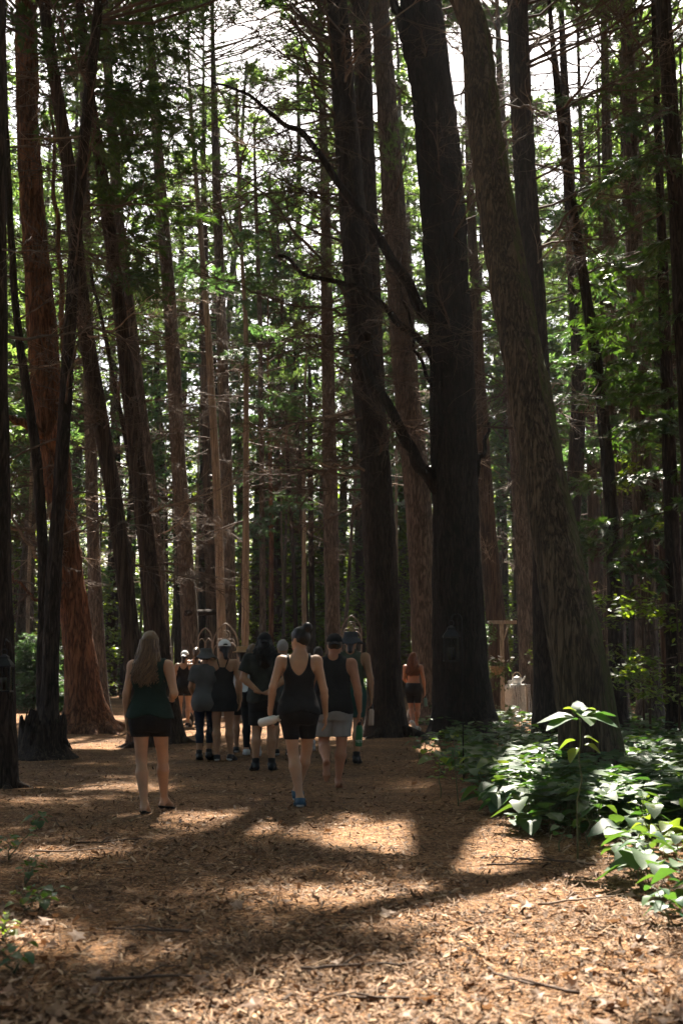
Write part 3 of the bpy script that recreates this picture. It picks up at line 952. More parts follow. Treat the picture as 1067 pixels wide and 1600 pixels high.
def needle_canopy(n, xr, yr, hr, layers, sr):
    C = [t for t in TREES if t.canopy]
    hs = np.arange(10, 31, 1.0)
    TX = np.array([[float(t.cx(min(h, t.H - 1))) for h in hs] for t in C])
    TY = np.array([[float(t.cyy(min(h, t.H - 1))) for h in hs] for t in C])
    TH = np.array([t.H for t in C])
    g_ = 0.5
    nx, ny = int((xr[1] - xr[0]) / g_), int((yr[1] - yr[0]) / g_)
    gx, gy = np.meshgrid(xr[0] + (np.arange(nx) + 0.5) * g_, yr[0] + (np.arange(ny) + 0.5) * g_, indexing='ij')
    G = np.stack([gx.ravel(), gy.ravel(), np.zeros(gx.size)], -1)
    cov = np.where(lit(G), 1e6, 0.0).reshape(nx, ny)
    cov += RNG.uniform(0, 0.9, cov.shape)
    for q in range(n):
        k = int(cov.argmin())
        i0, j0 = divmod(k, ny)
        if cov[i0, j0] >= layers:
            break
        g = np.array([gx[i0, j0] + U(-0.3, 0.3), gy[i0, j0] + U(-0.3, 0.3), 0.0])
        cov[i0, j0] += 0.34
        h = U(max(hr[0], 2.8 + g[1]), max(hr[0] + 7, 7 + g[1]))
        if h > 26.5:
            h = U(24.5, 26.5)
        p = g + SUN * (h / SUN[2])
        hi = int(round(h - 10))
        d = np.hypot(TX[:, hi] - p[0], TY[:, hi] - p[1]) + np.where(TH < h + 1, 6.0, 0)
        i = int(d.argmin())
        if d[i] > 6.5:
            continue
        t = C[i]
        az = math.atan2(p[1] - TY[i, hi], p[0] - TX[i, hi])
        s = U(*sr)
        dr = np.array([math.cos(az), math.sin(az), U(0.0, 0.15)])
        c0 = p - dr * 1.1 * s
        pr = np.array([c0 + dr * s * k + np.array([-dr[1], dr[0], 0]) * w * s for k in (0.0, 0.35, 0.7, 1.05, 1.4, 1.75, 2.1, 2.5) for w in (-0.75, -0.35, 0, 0.35, 0.75)])
        sh = shadow_of(pr)
        a0 = np.array([TX[i, hi], TY[i, hi], h - 0.25 * d[i] - 0.3])
        ln_ = a0 + (c0 - a0) * np.linspace(0.1, 1, 6)[:, None]
        el = math.asin(min(dr[2], 0.5))
        me, rot = random.choice(CANOPY), (U(-0.3, 0.3), -el, az)
        if shade_fraction(me, c0, rot, s) > 0.02 or lit(shadow_of(ln_)).mean() > 0.3:
            continue
        for w in sh[::3]:
            a, c = int((w[0] - xr[0]) / g_), int((w[1] - yr[0]) / g_)
            if 0 <= a < nx and 0 <= c < ny:
                cov[a, c] += 0.75
        link('bough', me, t.root, c0 - t.base, rot, s)
        m1 = a0 + (c0 - a0) * 0.35 + RNG.normal(0, 0.14, 3) + np.array([0, 0, -0.1])
        m2 = a0 + (c0 - a0) * 0.7 + RNG.normal(0, 0.12, 3)
        t.limbs.add(*tube(np.array([a0, m1, m2, c0]) - t.base, [0.032, 0.026, 0.02, 0.015], 5))
        t.nb += 1


needle_canopy(14000, (-9, 9), (3, 24), (13, 25), 5.0, (0.7, 1.2))
needle_canopy(9000, (-6.5, 6.5), (3, 18), (13, 25), 2.2, (0.34, 0.55))
needle_canopy(1500, (-1.9, 0.3), (4.7, 6.9), (13, 25), 3.0, (0.3, 0.5))
for t in TREES:
    if t.nb:
        tag(link('crown_limbs', t.limbs.mesh('crown_limbs', 'dead_wood'), t.root), kind='stuff')


# ------------------------------------------------------------------ the forest behind: far trees with shared trunks and crowns
def far_trunk(H, r):
    z = np.linspace(-0.3, H, 14)
    P = np.stack([0.25 * (vnoise(z * 0.2, 0, 0, int(H * 7)) - 0.5) * 2, 0.2 * (vnoise(z * 0.2, 4, 0, int(H * 7)) - 0.5) * 2, z], -1)
    P[:, :2] -= P[0, :2]
    return tube(P, r * (1 - 0.85 * np.clip(z / H, 0, 1)), 9)


def far_crown(H, h0, rad, n, leaf, kind, mat):
    b = MB()
    nl = int(n / 26)
    C, D = [], []
    Vs = []
    for k in range(nl):
        z = h0 + (H - h0) * (k + U(0, 1)) / nl
        f = (z - h0) / (H - h0)
        L = rad * (1 - f) ** 0.7 * U(0.55, 1.15) + 0.35
        az = U(-math.pi, math.pi)
        el = U(-0.25, 0.35)
        R = rotm(az, el)
        Q = bent_path(L, 5, U(-0.2, 0.15), 0.04) @ R.T + np.array([0, 0, z])
        b.add(*tube(Q, np.linspace(0.03, 0.008, 5), 3, cap=False), 0)
        m = 26
        u = RNG.uniform(0.25, 1.05, m)
        base = np.stack([np.interp(u, np.linspace(0, 1, 5), Q[:, c]) for c in range(3)], -1)
        wdt = 0.32 * L * (1.1 - u)[:, None] + 0.08
        side = R @ np.array([0, 1.0, 0])
        base = base + side * RNG.uniform(-1, 1, (m, 1)) * wdt + np.array([0, 0, 1.0]) * RNG.normal(0, 0.09, (m, 1))
        for p in base:
            Rl = rotm(az + U(-1.2, 1.2), U(-0.7, 0.5), U(-0.9, 0.9))
            s = leaf * U(0.6, 1.5)
            for a in ((-0.5, 0.1, 0.6) if kind == 'fir' else (0,)):
                Vs.append((FR * np.array([s, s * (1 if kind == 'fir' else 2.0), s])) @ (Rl @ rotm(a + U(-0.2, 0.2), U(-0.2, 0.2))).T + p)
    V = np.concatenate(Vs)
    b.add(V, np.arange(len(V)).reshape(-1, 4), 1)
    return b.mesh('crown', ['twig', mat], smooth=False)


FT = []
for H, r in ((23, 0.26), (20, 0.2), (25, 0.3)):
    b = MB()
    b.add(*far_trunk(H, r))
    FT.append((H, b))
FTM = [b.mesh('trunk', m) for (H, b), m in zip(FT, ('bark_pine', 'bark_cedar', 'bark_dark'))]
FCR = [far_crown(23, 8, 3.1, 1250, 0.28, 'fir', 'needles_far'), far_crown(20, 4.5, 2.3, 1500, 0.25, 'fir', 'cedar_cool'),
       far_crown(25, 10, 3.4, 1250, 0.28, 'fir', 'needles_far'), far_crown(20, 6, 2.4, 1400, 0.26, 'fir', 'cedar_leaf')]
DENSE = far_crown(24, 10.5, 4.8, 3600, 0.40, 'fir', 'needles')  # thickened crown, blocks sky above the unseen added trees
SAPL = [far_crown(5.0, 0.5, 1.7, 2200, 0.15, 'broad', 'broad_leaf'), far_crown(7.0, 0.7, 2.0, 2600, 0.16, 'broad', 'broad_leaf'),
        far_crown(6.0, 0.3, 1.6, 2600, 0.22, 'fir', 'cedar_leaf')]
TALLB = far_crown(12.0, 2.0, 2.3, 2400, 0.16, 'broad', 'broad_leaf')
stm = MB()
stm.add(*far_trunk(6.0, 0.04))
SAPT = stm.mesh('stem', 'twig')
FARLAB = {0: 'far pine trunk with its crown in the dim forest behind', 1: 'far feathery cedar with foliage low down in the forest behind', 2: 'far dark pine trunk in the depth of the forest'}


def far_tree(x, y, v, s, dense=False):
    me = FCR[v if v != 1 or U(0, 1) < 0.6 else 3]
    if dense:
        me = DENSE
    rc = (0, 0, U(0, 6.28))
    if dense and shade_fraction(me, (x, y, 0), rc, s) > 0.02:
        return
    if 20 < y < 56 and shade_fraction(me, (x, y, 0), rc, s) > 0.015:
        return
    o = empty('forest_tree', (x, y, float(gz(x, y))), U(0, 6.28))
    lean = RNG.normal(0, 0.025, 2)
    o.rotation_euler = (lean[0], lean[1], rc[2])
    o.scale = (s, s, s * U(0.9, 1.1))
    if dense:
        tag(o, 'unseen tree added around the viewer to cut the skylight', 'tree', 'unseen trees added around the viewer')
    else:
        tag(o, FARLAB[v], 'tree', 'trees in the forest behind: ' + ('pines', 'cedars', 'dark pines')[v])
    link('trunk', FTM[v], o)
    link('crown', me, o)
    if y < 52:
        for k in range(9):
            z = U(3, 12)
            link('dead_branch', random.choice(DEAD), o, (0, 0, z), (U(-3, 3), U(-0.4, 0.3), U(-3.1, 3.1)), U(0.7, 1.2))


taken = [tuple(t.base[:2]) for t in TREES]
cnt = 0
for q in range(1500):
    y = U(38, 65)
    x = U(-0.36, 0.36) * y
    if any((x - a) ** 2 + (y - c) ** 2 < 2.9 for a, c in taken):
        continue
    # the light clearing in the upper left middle of the view keeps fewer trees
    v = int(RNG.choice([0, 1, 2], p=[0.4, 0.32, 0.28]))
    px = 533 + 2000 * x / y
    if px < 560 and U(0, 1) < (0.3 if 280 < px < 560 else 0.35):
        continue
    taken.append((x, y))
    far_tree(x, y, v, U(0.8, 1.1) if y < 52 else U(0.95, 1.4))
    cnt += 1
    if cnt > 160:
        break
# trees added left and right of the frame so side light stays out
for q in range(60):
    y = U(10, 36)
    sx = 1 if q % 2 else -1
    x = sx * (0.30 * y + U(1.5, 9))
    if any((x - a) ** 2 + (y - c) ** 2 < 5 for a, c in taken):
        continue
    taken.append((x, y))
    far_tree(x, y, int(RNG.integers(0, 3)), U(0.85, 1.1))
# unseen trees added around and behind the viewer to cut the skylight
for q in range(170):
    y = U(-30, 17)
    x = U(-16, 16)
    if (y > -4 and abs(x) < 2.2 + max(0, y) * 0.30) or (y <= -4 and abs(x) < 1.0) or any((x - a) ** 2 + (y - c) ** 2 < 6.5 for a, c in taken):
        continue
    taken.append((x, y))
    far_tree(x, y, int(RNG.integers(0, 3)), U(0.9, 1.1), True)
# the stand of slim far trunks
SLIM = []
for r, m_ in ((0.10, 'bark_pale'), (0.085, 'bark_pine'), (0.12, 'bark_cedar')):
    b = MB()
    b.add(*far_trunk(17, r))
    SLIM.append(b.mesh('trunk', m_))
SCR = far_crown(17, 8, 1.5, 700, 0.24, 'fir', 'cedar_cool')
SLAB = ['slim pale far trunk with a small crown in the stand behind', 'slim grey far trunk with a small crown in the stand behind', 'slim brown far trunk with a small crown in the stand behind']
k = 0
for q in range(600):
    y = U(42, 68)
    x = U(-0.28, 0.27) * y
    if any((x - a) ** 2 + (y - c) ** 2 < 1.0 for a, c in taken):
        continue
    if y < 52 and shade_fraction(SCR, (x, y, 0), (0, 0, 0), 0.95) > 0.015:
        continue
    taken.append((x, y))
    v = int(RNG.choice([0, 1, 2], p=[0.3, 0.4, 0.3]))
    o = empty('slim_tree', (x, y, float(gz(x, y))))
    o.rotation_euler = (RNG.normal(0, 0.02), RNG.normal(0, 0.025), U(0, 6.28))
    s_ = U(0.75, 1.1)
    o.scale = (s_, s_, s_)
    tag(o, SLAB[v], 'tree', 'slim trees in the stand behind: ' + ('pale', 'grey', 'brown')[v])
    link('trunk', SLIM[v], o)
    link('crown', SCR, o, rot=(0, 0, U(0, 6.28)))
    k += 1
    if k > 55:
        break
SAPLAB = ['bright leafy sapling in the undergrowth behind the walkers', 'tall bright leafy sapling in the undergrowth behind the walkers', 'young dark green conifer in the undergrowth behind the walkers']
n = 0
for q in range(400):
    y = U(44, 79)
    x = U(-0.34, 0.34) * y
    if any((x - a) ** 2 + (y - c) ** 2 < 1.4 for a, c in taken):
        continue
    px, py = to_px(np.array([[x, y, 0]]))
    v = int(RNG.choice([0, 1, 2], p=[0.45, 0.43, 0.12]))
    s = U(0.75, 1.35)
    cr = np.array([[x + dx, y, z] for z in (1.5, 3, 5) for dx in (-0.8, 0.8)])
    if y < 52 and lit(shadow_of(cr)).any():
        continue
    taken.append((x, y))
    o = empty('sapling', (x, y, float(gz(x, y))), U(0, 6.28))
    s = U(0.75, 1.35)
    o.scale = (s, s, s)
    tag(o, SAPLAB[v], 'sapling', 'saplings in the undergrowth: ' + ('small', 'tall', 'conifer')[v])
    link('stem', SAPT, o)
    link('crown', SAPL[v], o)
    n += 1
    if n > 150:
        break

SAPT2 = MB()
SAPT2.add(*far_trunk(12.5, 0.09))
SAPT2 = SAPT2.mesh('trunk', 'bark_pine')
for q in range(48):
    y = U(58, 79)
    x = U(-0.29, 0.24) * y
    if any((x - a) ** 2 + (y - c) ** 2 < 1.0 for a, c in taken):
        continue
    taken.append((x, y))
    o = empty('leafy_tree', (x, y, float(gz(x, y))), U(0, 6.28))
    s_ = U(0.75, 1.15)
    o.scale = (s_, s_, s_)
    tag(o, 'bright green broad leaved tree glowing among the far trunks', 'tree', 'broad leaved trees among the far trunks')
    link('trunk', SAPT2, o)
    link('crown', TALLB, o, rot=(0, 0, U(0, 6)))

# the far edge of the wood reads as one mass
b = MB()
Vs = []
for k in range(24000):
    a = U(-0.42, 0.42)
    d = U(80, 96)
    x, y = d * math.sin(a), d * math.cos(a)
    hmax = 12 + 12 * float(vnoise(x * 0.16, 3, 0, 8))
    z = hmax * U(0, 1) ** 1.35
    Rl = rotm(U(-3.1, 3.1), U(-0.8, 0.8), U(-0.9, 0.9))
    Vs.append((LEAF6[[0, 1, 3, 5]] * U(0.35, 0.8)) @ Rl.T + np.array([x, y, z]))
V = np.concatenate(Vs)
b.add(V, np.arange(len(V)).reshape(-1, 4))
tag(link('far_woodland_edge', b.mesh('far_woodland_edge', 'broad_leaf', smooth=False)), 'far leafy edge of the wood behind everything', kind='stuff')


# ------------------------------------------------------------------ the floor up close: wood chips, leaf litter, sticks
def scatter_rot(n, pit, rol):
    yaw = RNG.uniform(0, 2 * math.pi, n)
    p, r = RNG.normal(0, pit, n), RNG.normal(0, rol, n)
    cy_, sy_, cp, sp, cr, sr = np.cos(yaw), np.sin(yaw), np.cos(p), np.sin(p), np.cos(r), np.sin(r)
    R = np.empty((n, 3, 3))
    R[:, 0, 0], R[:, 0, 1], R[:, 0, 2] = cy_ * cp, cy_ * sp * sr - sy_ * cr, cy_ * sp * cr + sy_ * sr
    R[:, 1, 0], R[:, 1, 1], R[:, 1, 2] = sy_ * cp, sy_ * sp * sr + cy_ * cr, sy_ * sp * cr - cy_ * sr
    R[:, 2, 0], R[:, 2, 1], R[:, 2, 2] = -sp, cp * sr, cp * cr
    return R


def floor_points(n, z0, z1, power=1.0, wide=0.42):
    u = RNG.uniform(0, 1, n)
    y = (z0 ** (1 - power) + u * (z1 ** (1 - power) - z0 ** (1 - power))) ** (1 / (1 - power)) if power != 1 else z0 * (z1 / z0) ** u
    x = RNG.uniform(-wide, wide, n) * y
    return x, y


def chips(name, n, z0, z1, lmin, lmax, mat, label, solid=True, power=1.0, keep=None, lift=0.006, wr=(0.18, 0.5), tilt=0.22):
    x, y = floor_points(n, z0, z1, power)
    if keep is not None:
        k = keep(x, y)
        x, y = x[k], y[k]
        n = len(x)
    L = lmin * (lmax / lmin) ** (RNG.uniform(0, 1, n) ** 1.6)
    Wd = L * RNG.uniform(*wr, n)
    T = np.clip(L * 0.08, 0.002, 0.006)
    R = scatter_rot(n, tilt, tilt * 1.4)
    bend = RNG.normal(0, 0.12, n) * L
    sk = RNG.uniform(0.5, 1.0, (n, 2))
    st = np.array([-0.5, 0.0, 0.5])
    V = np.zeros((n, 12 if solid else 6, 3))
    for i, s in enumerate(st):
        w = Wd * (sk[:, 0] if i == 0 else sk[:, 1] if i == 2 else 1.0) / 2
        zz = bend * (1 - 4 * s * s) if i != 1 else bend
        for j, sg in enumerate((-1, 1)):
            V[:, i * 2 + j] = np.stack([s * L, sg * w, zz * 0.5 + T / 2], -1)
            if solid:
                V[:, 6 + i * 2 + j] = np.stack([s * L, sg * w, zz * 0.5 - T / 2], -1)
    V = np.einsum('nij,nkj->nki', R, V)
    z = gz(x, y) + lift * RNG.uniform(0.2, 1.8, n) + np.abs(R[:, 2, 0]) * L * 0.35
    V += np.stack([x, y, z], -1)[:, None]
    top = [[0, 2, 3, 1], [2, 4, 5, 3]]
    sides = [[0, 1, 7, 6], [4, 10, 11, 5], [0, 6, 8, 2], [2, 8, 10, 4], [1, 3, 9, 7], [3, 5, 11, 9]] if solid else []
    F = np.array(top + sides)
    F = (F[None] + (np.arange(n) * V.shape[1])[:, None, None]).reshape(-1, 4)
    b = MB()
    b.add(V.reshape(-1, 3), F)
    tag(link(name, b.mesh(name, mat, smooth=False)), label, kind='stuff')


def leaf_zone(x, y):
    px, py = to_px(np.stack([x, y, 0 * x], -1))
    w = np.clip((190 - px) / 190, 0, 1) * 0.45 * np.clip((py - 1380) / 80, 0, 1) + np.clip((px - 820) / 250, 0, 1) * 0.22 + 0.012
    return RNG.uniform(0, 1, len(x)) < w


def worn(x, y):
    return vnoise(x * 0.9, y * 0.6, 0, 21) * 0.6 + vnoise(x * 2.3, y * 1.7, 0, 22) * 0.4 > RNG.uniform(0.12, 0.62, len(x))


def litter(n, z0, z1):
    x, y = floor_points(n, z0, z1, 1.5)
    k = leaf_zone(x, y)
    x, y = x[k], y[k]
    n = len(x)
    R = scatter_rot(n, 0.35, 0.4)
    # a curled five lobed fallen leaf
    a = np.linspace(0, 2 * math.pi, 11)[:-1]
    rr = np.where(np.arange(10) % 2 == 0, 1.0, 0.52)
    base = np.concatenate([[[0, 0, -0.08]], np.stack([rr * np.cos(a), rr * np.sin(a), 0.22 * rr ** 2 * np.cos(a * 2 + 0.6)], -1)])
    s = RNG.uniform(0.022, 0.055, n)
    V = np.einsum('nij,kj->nki', R, base) * s[:, None, None]
    V[..., 2] += (gz(x, y) + 0.018 + s * 0.12)[:, None]
    V[..., 0] += x[:, None]
    V[..., 1] += y[:, None]
    F = np.array([[0, i, i % 10 + 1] for i in range(1, 11)])
    F = (F[None] + (np.arange(n) * 11)[:, None, None]).reshape(-1, 3)
    b = MB()
    b.add(V.reshape(-1, 3), F)
    tag(link('fallen_leaves', b.mesh('fallen_leaves', 'litter', smooth=False)), 'pale curled fallen leaves along both edges of the path', kind='stuff')


chips('wood_chips', 30000, 4.3, 11.5, 0.012, 0.055, 'chips', 'brown wood chips strewn over the path', True, 1.6, wr=(0.12, 0.34), tilt=0.3, keep=worn)
chips('fine_wood_chips', 105000, 4.3, 32, 0.012, 0.06, 'chips', 'fine brown bark shreds covering the path', False, 1.15, wr=(0.12, 0.4), tilt=0.35, keep=worn)
chips('scattered_needles', 16000, 4.3, 16, 0.05, 0.13, 'chips', 'fallen brown needles and slivers on the path', False, 1.5, wr=(0.03, 0.07))
litter(9000, 4.3, 16)

STK = [((470, 1520), 0.5, 0.2, 'thin grey stick lying near the bottom middle of the path'), ((930, 1355), 0.75, 2.6, 'brown stick lying at the edge of the leafy plants'),
       ((55, 1335), 0.55, 0.35, 'pale broken stick by the seedlings on the left'), ((120, 1322), 0.5, 0.5, 'smooth brown stick near the left side of the path'),
       ((640, 1562), 0.35, 2.9, 'short reddish stick low on the path, right of the middle'), ((840, 1420), 0.5, 0.25, 'dark stick in the bright sunlit patch on the right'),
       ((300, 1462), 0.4, 2.8, 'dark curved stick left of the middle in the shade'), ((150, 1540), 0.5, 0.1, 'grey stick among the fallen leaves low on the left'),
       ((760, 1352), 0.45, 0.1, 'bare twig lying just before the shadow of the leaning trunk'), ((905, 1560), 0.45, 2.5, 'pale twig on the sunlit chips in the lower right')]
for (px, L, a, lab) in STK:
    g = ground_at(*px)
    P = bent_path(L, 9, U(-0.05, 0.05), 0.09)
    P[:, 2] *= 0.2
    P = P @ rotm(a).T
    b = MB()
    b.add(*tube(P, np.linspace(0.008, 0.004, 9), 6))
    q = P[3] + 0
    b.add(*tube(np.array([q, q + rotm(a + 0.7) @ np.array([0.1, 0, 0.03]), q + rotm(a + 0.6) @ np.array([0.19, 0, 0.02])]), [0.006, 0.004, 0.002], 5))
    tag(link('fallen_stick', b.mesh('fallen_stick', random.choice(['dead_wood', 'dead_wood_pale', 'twig'])), None, (g[0], g[1], float(gz(g[0], g[1])) + 0.022)), lab, 'stick', 'sticks on the path')


# ------------------------------------------------------------------ leafy plants
def leaf_mesh(name, mat, wid=0.36, droop=0.3, fold=0.10, teeth=0.06):
    ts = np.array([0, 0.1, 0.25, 0.42, 0.6, 0.78, 0.9, 1.0])
    w = wid * np.sin(math.pi * ts ** 0.75) ** 0.8
    w[0] = w[-1] = 0.005
    w = w * (1 + teeth * np.array([0, 1, -1, 1, -1, 1, -1, 0]))
    V = []
    for t, ww in zip(ts, w):
        z = -droop * t ** 2 + 0.05 * math.sin(t * 5)
        for sg in (-1, 0, 1):
            V.append([t, sg * ww, z + (fold * (ww / wid) if sg else 0)])
    V = np.array(V)
    F = []
    for i in range(len(ts) - 1):
        for j in (0, 1):
            F.append([i * 3 + j, (i + 1) * 3 + j, (i + 1) * 3 + j + 1, i * 3 + j + 1])
    b = MB()
    b.add(V, np.array(F))
    return b.mesh(name, mat)


LEAVES = [leaf_mesh('leaf', 'plant_leaf', w, d, f) for w, d, f in ((0.40, 0.22, 0.08), (0.44, 0.32, 0.10), (0.36, 0.12, 0.06), (0.42, 0.40, 0.1))]
YLEAVES = [leaf_mesh('leaf', 'young_leaf', w, d, f) for w, d, f in ((0.36, 0.2, 0.1), (0.40, 0.4, 0.12))]


def put_leaf(root, meshes, p, az, el, size):
    return link('leaf', random.choice(meshes), root, p, (U(-0.3, 0.3), -el, az), size * U(0.8, 1.2))


def plant(g, label, h, pairs, size, meshes, group=None, cat='plant', name='leafy_plant', lean=0.12, stems=1, elr=(-0.25, 0.3)):
    root = empty(name, (g[0], g[1], float(gz(g[0], g[1]))), U(0, 6.28))
    tag(root, label, cat, group)
    b = MB()
    for s in range(stems):
        hh = h * U(0.75, 1.1)
        sp = 0.35 * hh if stems > 1 else 0
        top = np.array([U(-lean, lean) * hh * 2 + U(-sp, sp), U(-lean, lean) * hh * 2 + U(-sp, sp), hh])
        P = np.linspace(0, 1, 6)[:, None] * top[None] + np.array([0, 0, 0])
        P[1:-1, :2] += RNG.normal(0, 0.012, (4, 2))
        b.add(*tube(P, np.linspace(0.006, 0.0025, 6), 5))
        az = U(0, 3.14)
        for k in range(pairs):
            t = 1 - 0.8 * k / max(pairs, 1) * U(0.8, 1.1)
            p = np.array([np.interp(t, np.linspace(0, 1, 6), P[:, c]) for c in range(3)])
            az += math.pi / 2 + U(-0.3, 0.3)
            for sg in (0, math.pi):
                a = az + sg + U(-0.25, 0.25)
                pet = 0.035 * U(0.6, 1.4)
                q = p + np.array([math.cos(a) * pet, math.sin(a) * pet, 0.012])
                b.add(*tube(np.array([p, q]), [0.002, 0.0015], 4, cap=False))
                put_leaf(root, meshes, q, a, U(*elr), size * (0.72 + 0.28 * (k + 1) / pairs if k < pairs - 1 else 0.9))
    link('stem', b.mesh('stem', 'plant_stem'), root)
    return root


simple('plant_stem', (0.10, 0.11, 0.045), 0.6, var=0.3)


def in_right(px, py):
    edge = np.interp(py, [1118, 1150, 1200, 1240, 1290, 1330, 1380, 1440], [660, 650, 680, 725, 790, 880, 990, 1080])
    return (px > edge) & (py > 1118) & (py < 1445) & (px < 1330)


pl = []
tries = 0
T21g = T21.base
while len(pl) < 110 and tries < 9000:
    tries += 1
    px, py = U(690, 1250), U(1185, 1440)
    if not in_right(px, py):
        continue
    g = ground_at(px, py)
    if g[1] > 19 or np.hypot(g[0] - T21g[0], g[1] - T21g[1]) < 0.5:
        continue
    if 850 < px < 965 and 1210 < py < 1268:
        continue
    if any(np.hypot(g[0] - a, g[1] - c) < 0.30 for a, c in pl):
        continue
    pl.append((g[0], g[1]))
PL_LAB = 'low broad leaved plant in the leafy patch around the leaning mossy trunk'
for (x, y) in pl:
    plant((x, y), PL_LAB, U(0.12, 0.38), int(RNG.integers(2, 4)), U(0.10, 0.25), LEAVES if U(0, 1) < 0.85 else YLEAVES, 'broad leaved plants around the leaning trunk', stems=int(RNG.integers(1, 3)), elr=(-0.18, 0.2), lean=0.25)
# further plants of the patch merge into ground cover
b = MB()
k = 0
while k < 2300:
    px, py = U(600, 1300), U(1118, 1310)
    if not in_right(px - U(0, 40), py):
        continue
    g = ground_at(px, py)
    k += 1
    h = U(0.12, 0.42)
    c = np.array([g[0], g[1], float(gz(g[0], g[1])) + h])
    b.add(*tube(np.array([c - [0, 0, h], c]), [0.004, 0.002], 3, cap=False), 0)
    for q in range(int(RNG.integers(4, 7))):
        a = U(0, 6.28)
        b.add((LEAF6 * np.array([1, 1.5, 1]) * U(0.09, 0.2)) @ rotm(a, U(-0.35, 0.25), U(-0.3, 0.3)).T + c + np.array([math.cos(a) * 0.02, math.sin(a) * 0.02, U(-0.08, 0.02)]), LEAF6F, 1)
tag(link('ground_cover', b.mesh('ground_cover', ['plant_stem', 'plant_leaf'], smooth=False)), 'dense dark green ground cover beneath the trunks on the right', kind='stuff')

# the individual ones that stand out
o = empty('young_maple', (0, 0, 0))
g = ground_at(902, 1345)
o.location = (g[0], g[1], float(gz(g[0], g[1])))
tag(o, 'slender sapling with large pale sunlit leaves before the leaning mossy trunk', 'sapling')
top = at(905, 1122, g[1]) - g
P = np.linspace(0, 1, 8)[:, None] * top[None]
P[1:-1, :2] += RNG.normal(0, 0.01, (6, 2))
b = MB()
b.add(*tube(P, np.linspace(0.008, 0.003, 8), 6))
link('stem', b.mesh('stem', 'plant_stem'), o)
for (az, el, s, dz) in ((0.35, 0.18, 0.23, 0.01), (-0.35, 0.10, 0.25, 0.0), (3.0, 0.04, 0.25, 0.0), (3.6, 0.0, 0.22, -0.01), (-1.3, 0.05, 0.17, 0.01), (1.5, 0.9, 0.14, 0.02), (0.5, 0.5, 0.1, 0.05), (2.4, 0.4, 0.12, 0.05),
                        (0.1, -0.1, 0.1, -0.13), (2.9, -0.3, 0.12, -0.15), (-0.5, -0.2, 0.1, -0.18), (-2.4, -0.6, 0.12, -0.2)):
    put_leaf(o, LEAVES[:3] if s > 0.13 else YLEAVES, top + np.array([math.cos(az) * 0.03, math.sin(az) * 0.03, dz]), az, el, s)
for (px, h, lab, sz) in (((716, 1262), 0.86, 'thin tall seedling with small sunlit leaves at the edge of the plants', 0.075), ((688, 1250), 0.42, 'short seedling with pale leaves beside the thin tall one', 0.09),
                         ((1012, 1372), 0.5, 'yellow green seedling in the sun in front of the leafy patch', 0.075), ((1058, 1100), 0.9, 'tall leafy seedling at the right edge behind the plants', 0.12)):
    g = ground_at(*px)
    plant(g, lab, h, 7, sz, YLEAVES, name='seedling', cat='seedling', lean=0.04)
for (px, h, lab, sz, me) in (((14, 1345), 0.2, 'broad leaved seedling at the left edge above the fallen leaves', 0.09, LEAVES), ((36, 1425), 0.11, 'low bright seedling on the left edge of the path', 0.065, YLEAVES),
                             ((66, 1418), 0.14, 'small dark seedling on the left, right of the bright one', 0.08, LEAVES), ((8, 1475), 0.12, 'seedling at the left edge beside the sunlit leaves', 0.06, YLEAVES),
                             ((40, 1380), 0.15, 'tiny green seedling in the shade on the left', 0.07, LEAVES), ((22, 1520), 0.12, 'tiny seedling low on the left among pale leaves', 0.07, LEAVES),
                             ((58, 1296), 0.12, 'flat dark seedling further up the left edge', 0.1, LEAVES), ((1045, 1440), 0.16, 'low seedling in the sun at the lower right edge', 0.1, LEAVES), ((655, 1185), 0.3, 'dark bushy plant at the path edge before the massive trunk', 0.13, LEAVES)):
    g = ground_at(*px)
    plant(g, lab, h, 3, sz, me, name='seedling', cat='seedling', stems=3 if h > 0.25 else 2, lean=0.3)

# understory saplings on the right with layered leaves
for (x, y, Z, n, lab) in ((940, 1010, 24, 12, 'layered leafy sapling right of the leaning mossy trunk'), (1010, 1000, 22, 12, 'layered dark leafy sapling before the thick dark pine'),
                          (1055, 1000, 20, 10, 'layered leafy sapling at the right edge'), (995, 780, 25, 7, 'tall thin sapling with pale leaf tiers on the right')):
    p = at(x, y, Z)
    o = empty('understory_sapling', (p[0], p[1], float(gz(p[0], p[1]))))
    tag(o, lab, 'sapling')
    b = MB()
    hz = p[2] + 1.2
    b.add(*tube(np.array([[0, 0, -0.1], [0.05, 0, hz * 0.5], [0, 0, hz]]), [0.025, 0.018, 0.006], 6))
    link('stem', b.mesh('stem', 'twig'), o)
    for k in range(n):
        link('leafy_branch', random.choice(BROAD), o, (0, 0, max(0.5, p[2] + U(-1.0, 1.0))), (U(-0.3, 0.3), U(-0.2, 0.25), U(-3.1, 3.1)), U(0.6, 1.0))


# ------------------------------------------------------------------ people: one continuous implicit surface per body, clothes grown from it
def smin(a, b, k):
    h = np.clip(0.5 + 0.5 * (b - a) / k, 0, 1)
    return b * (1 - h) + a * h - k * h * (1 - h)


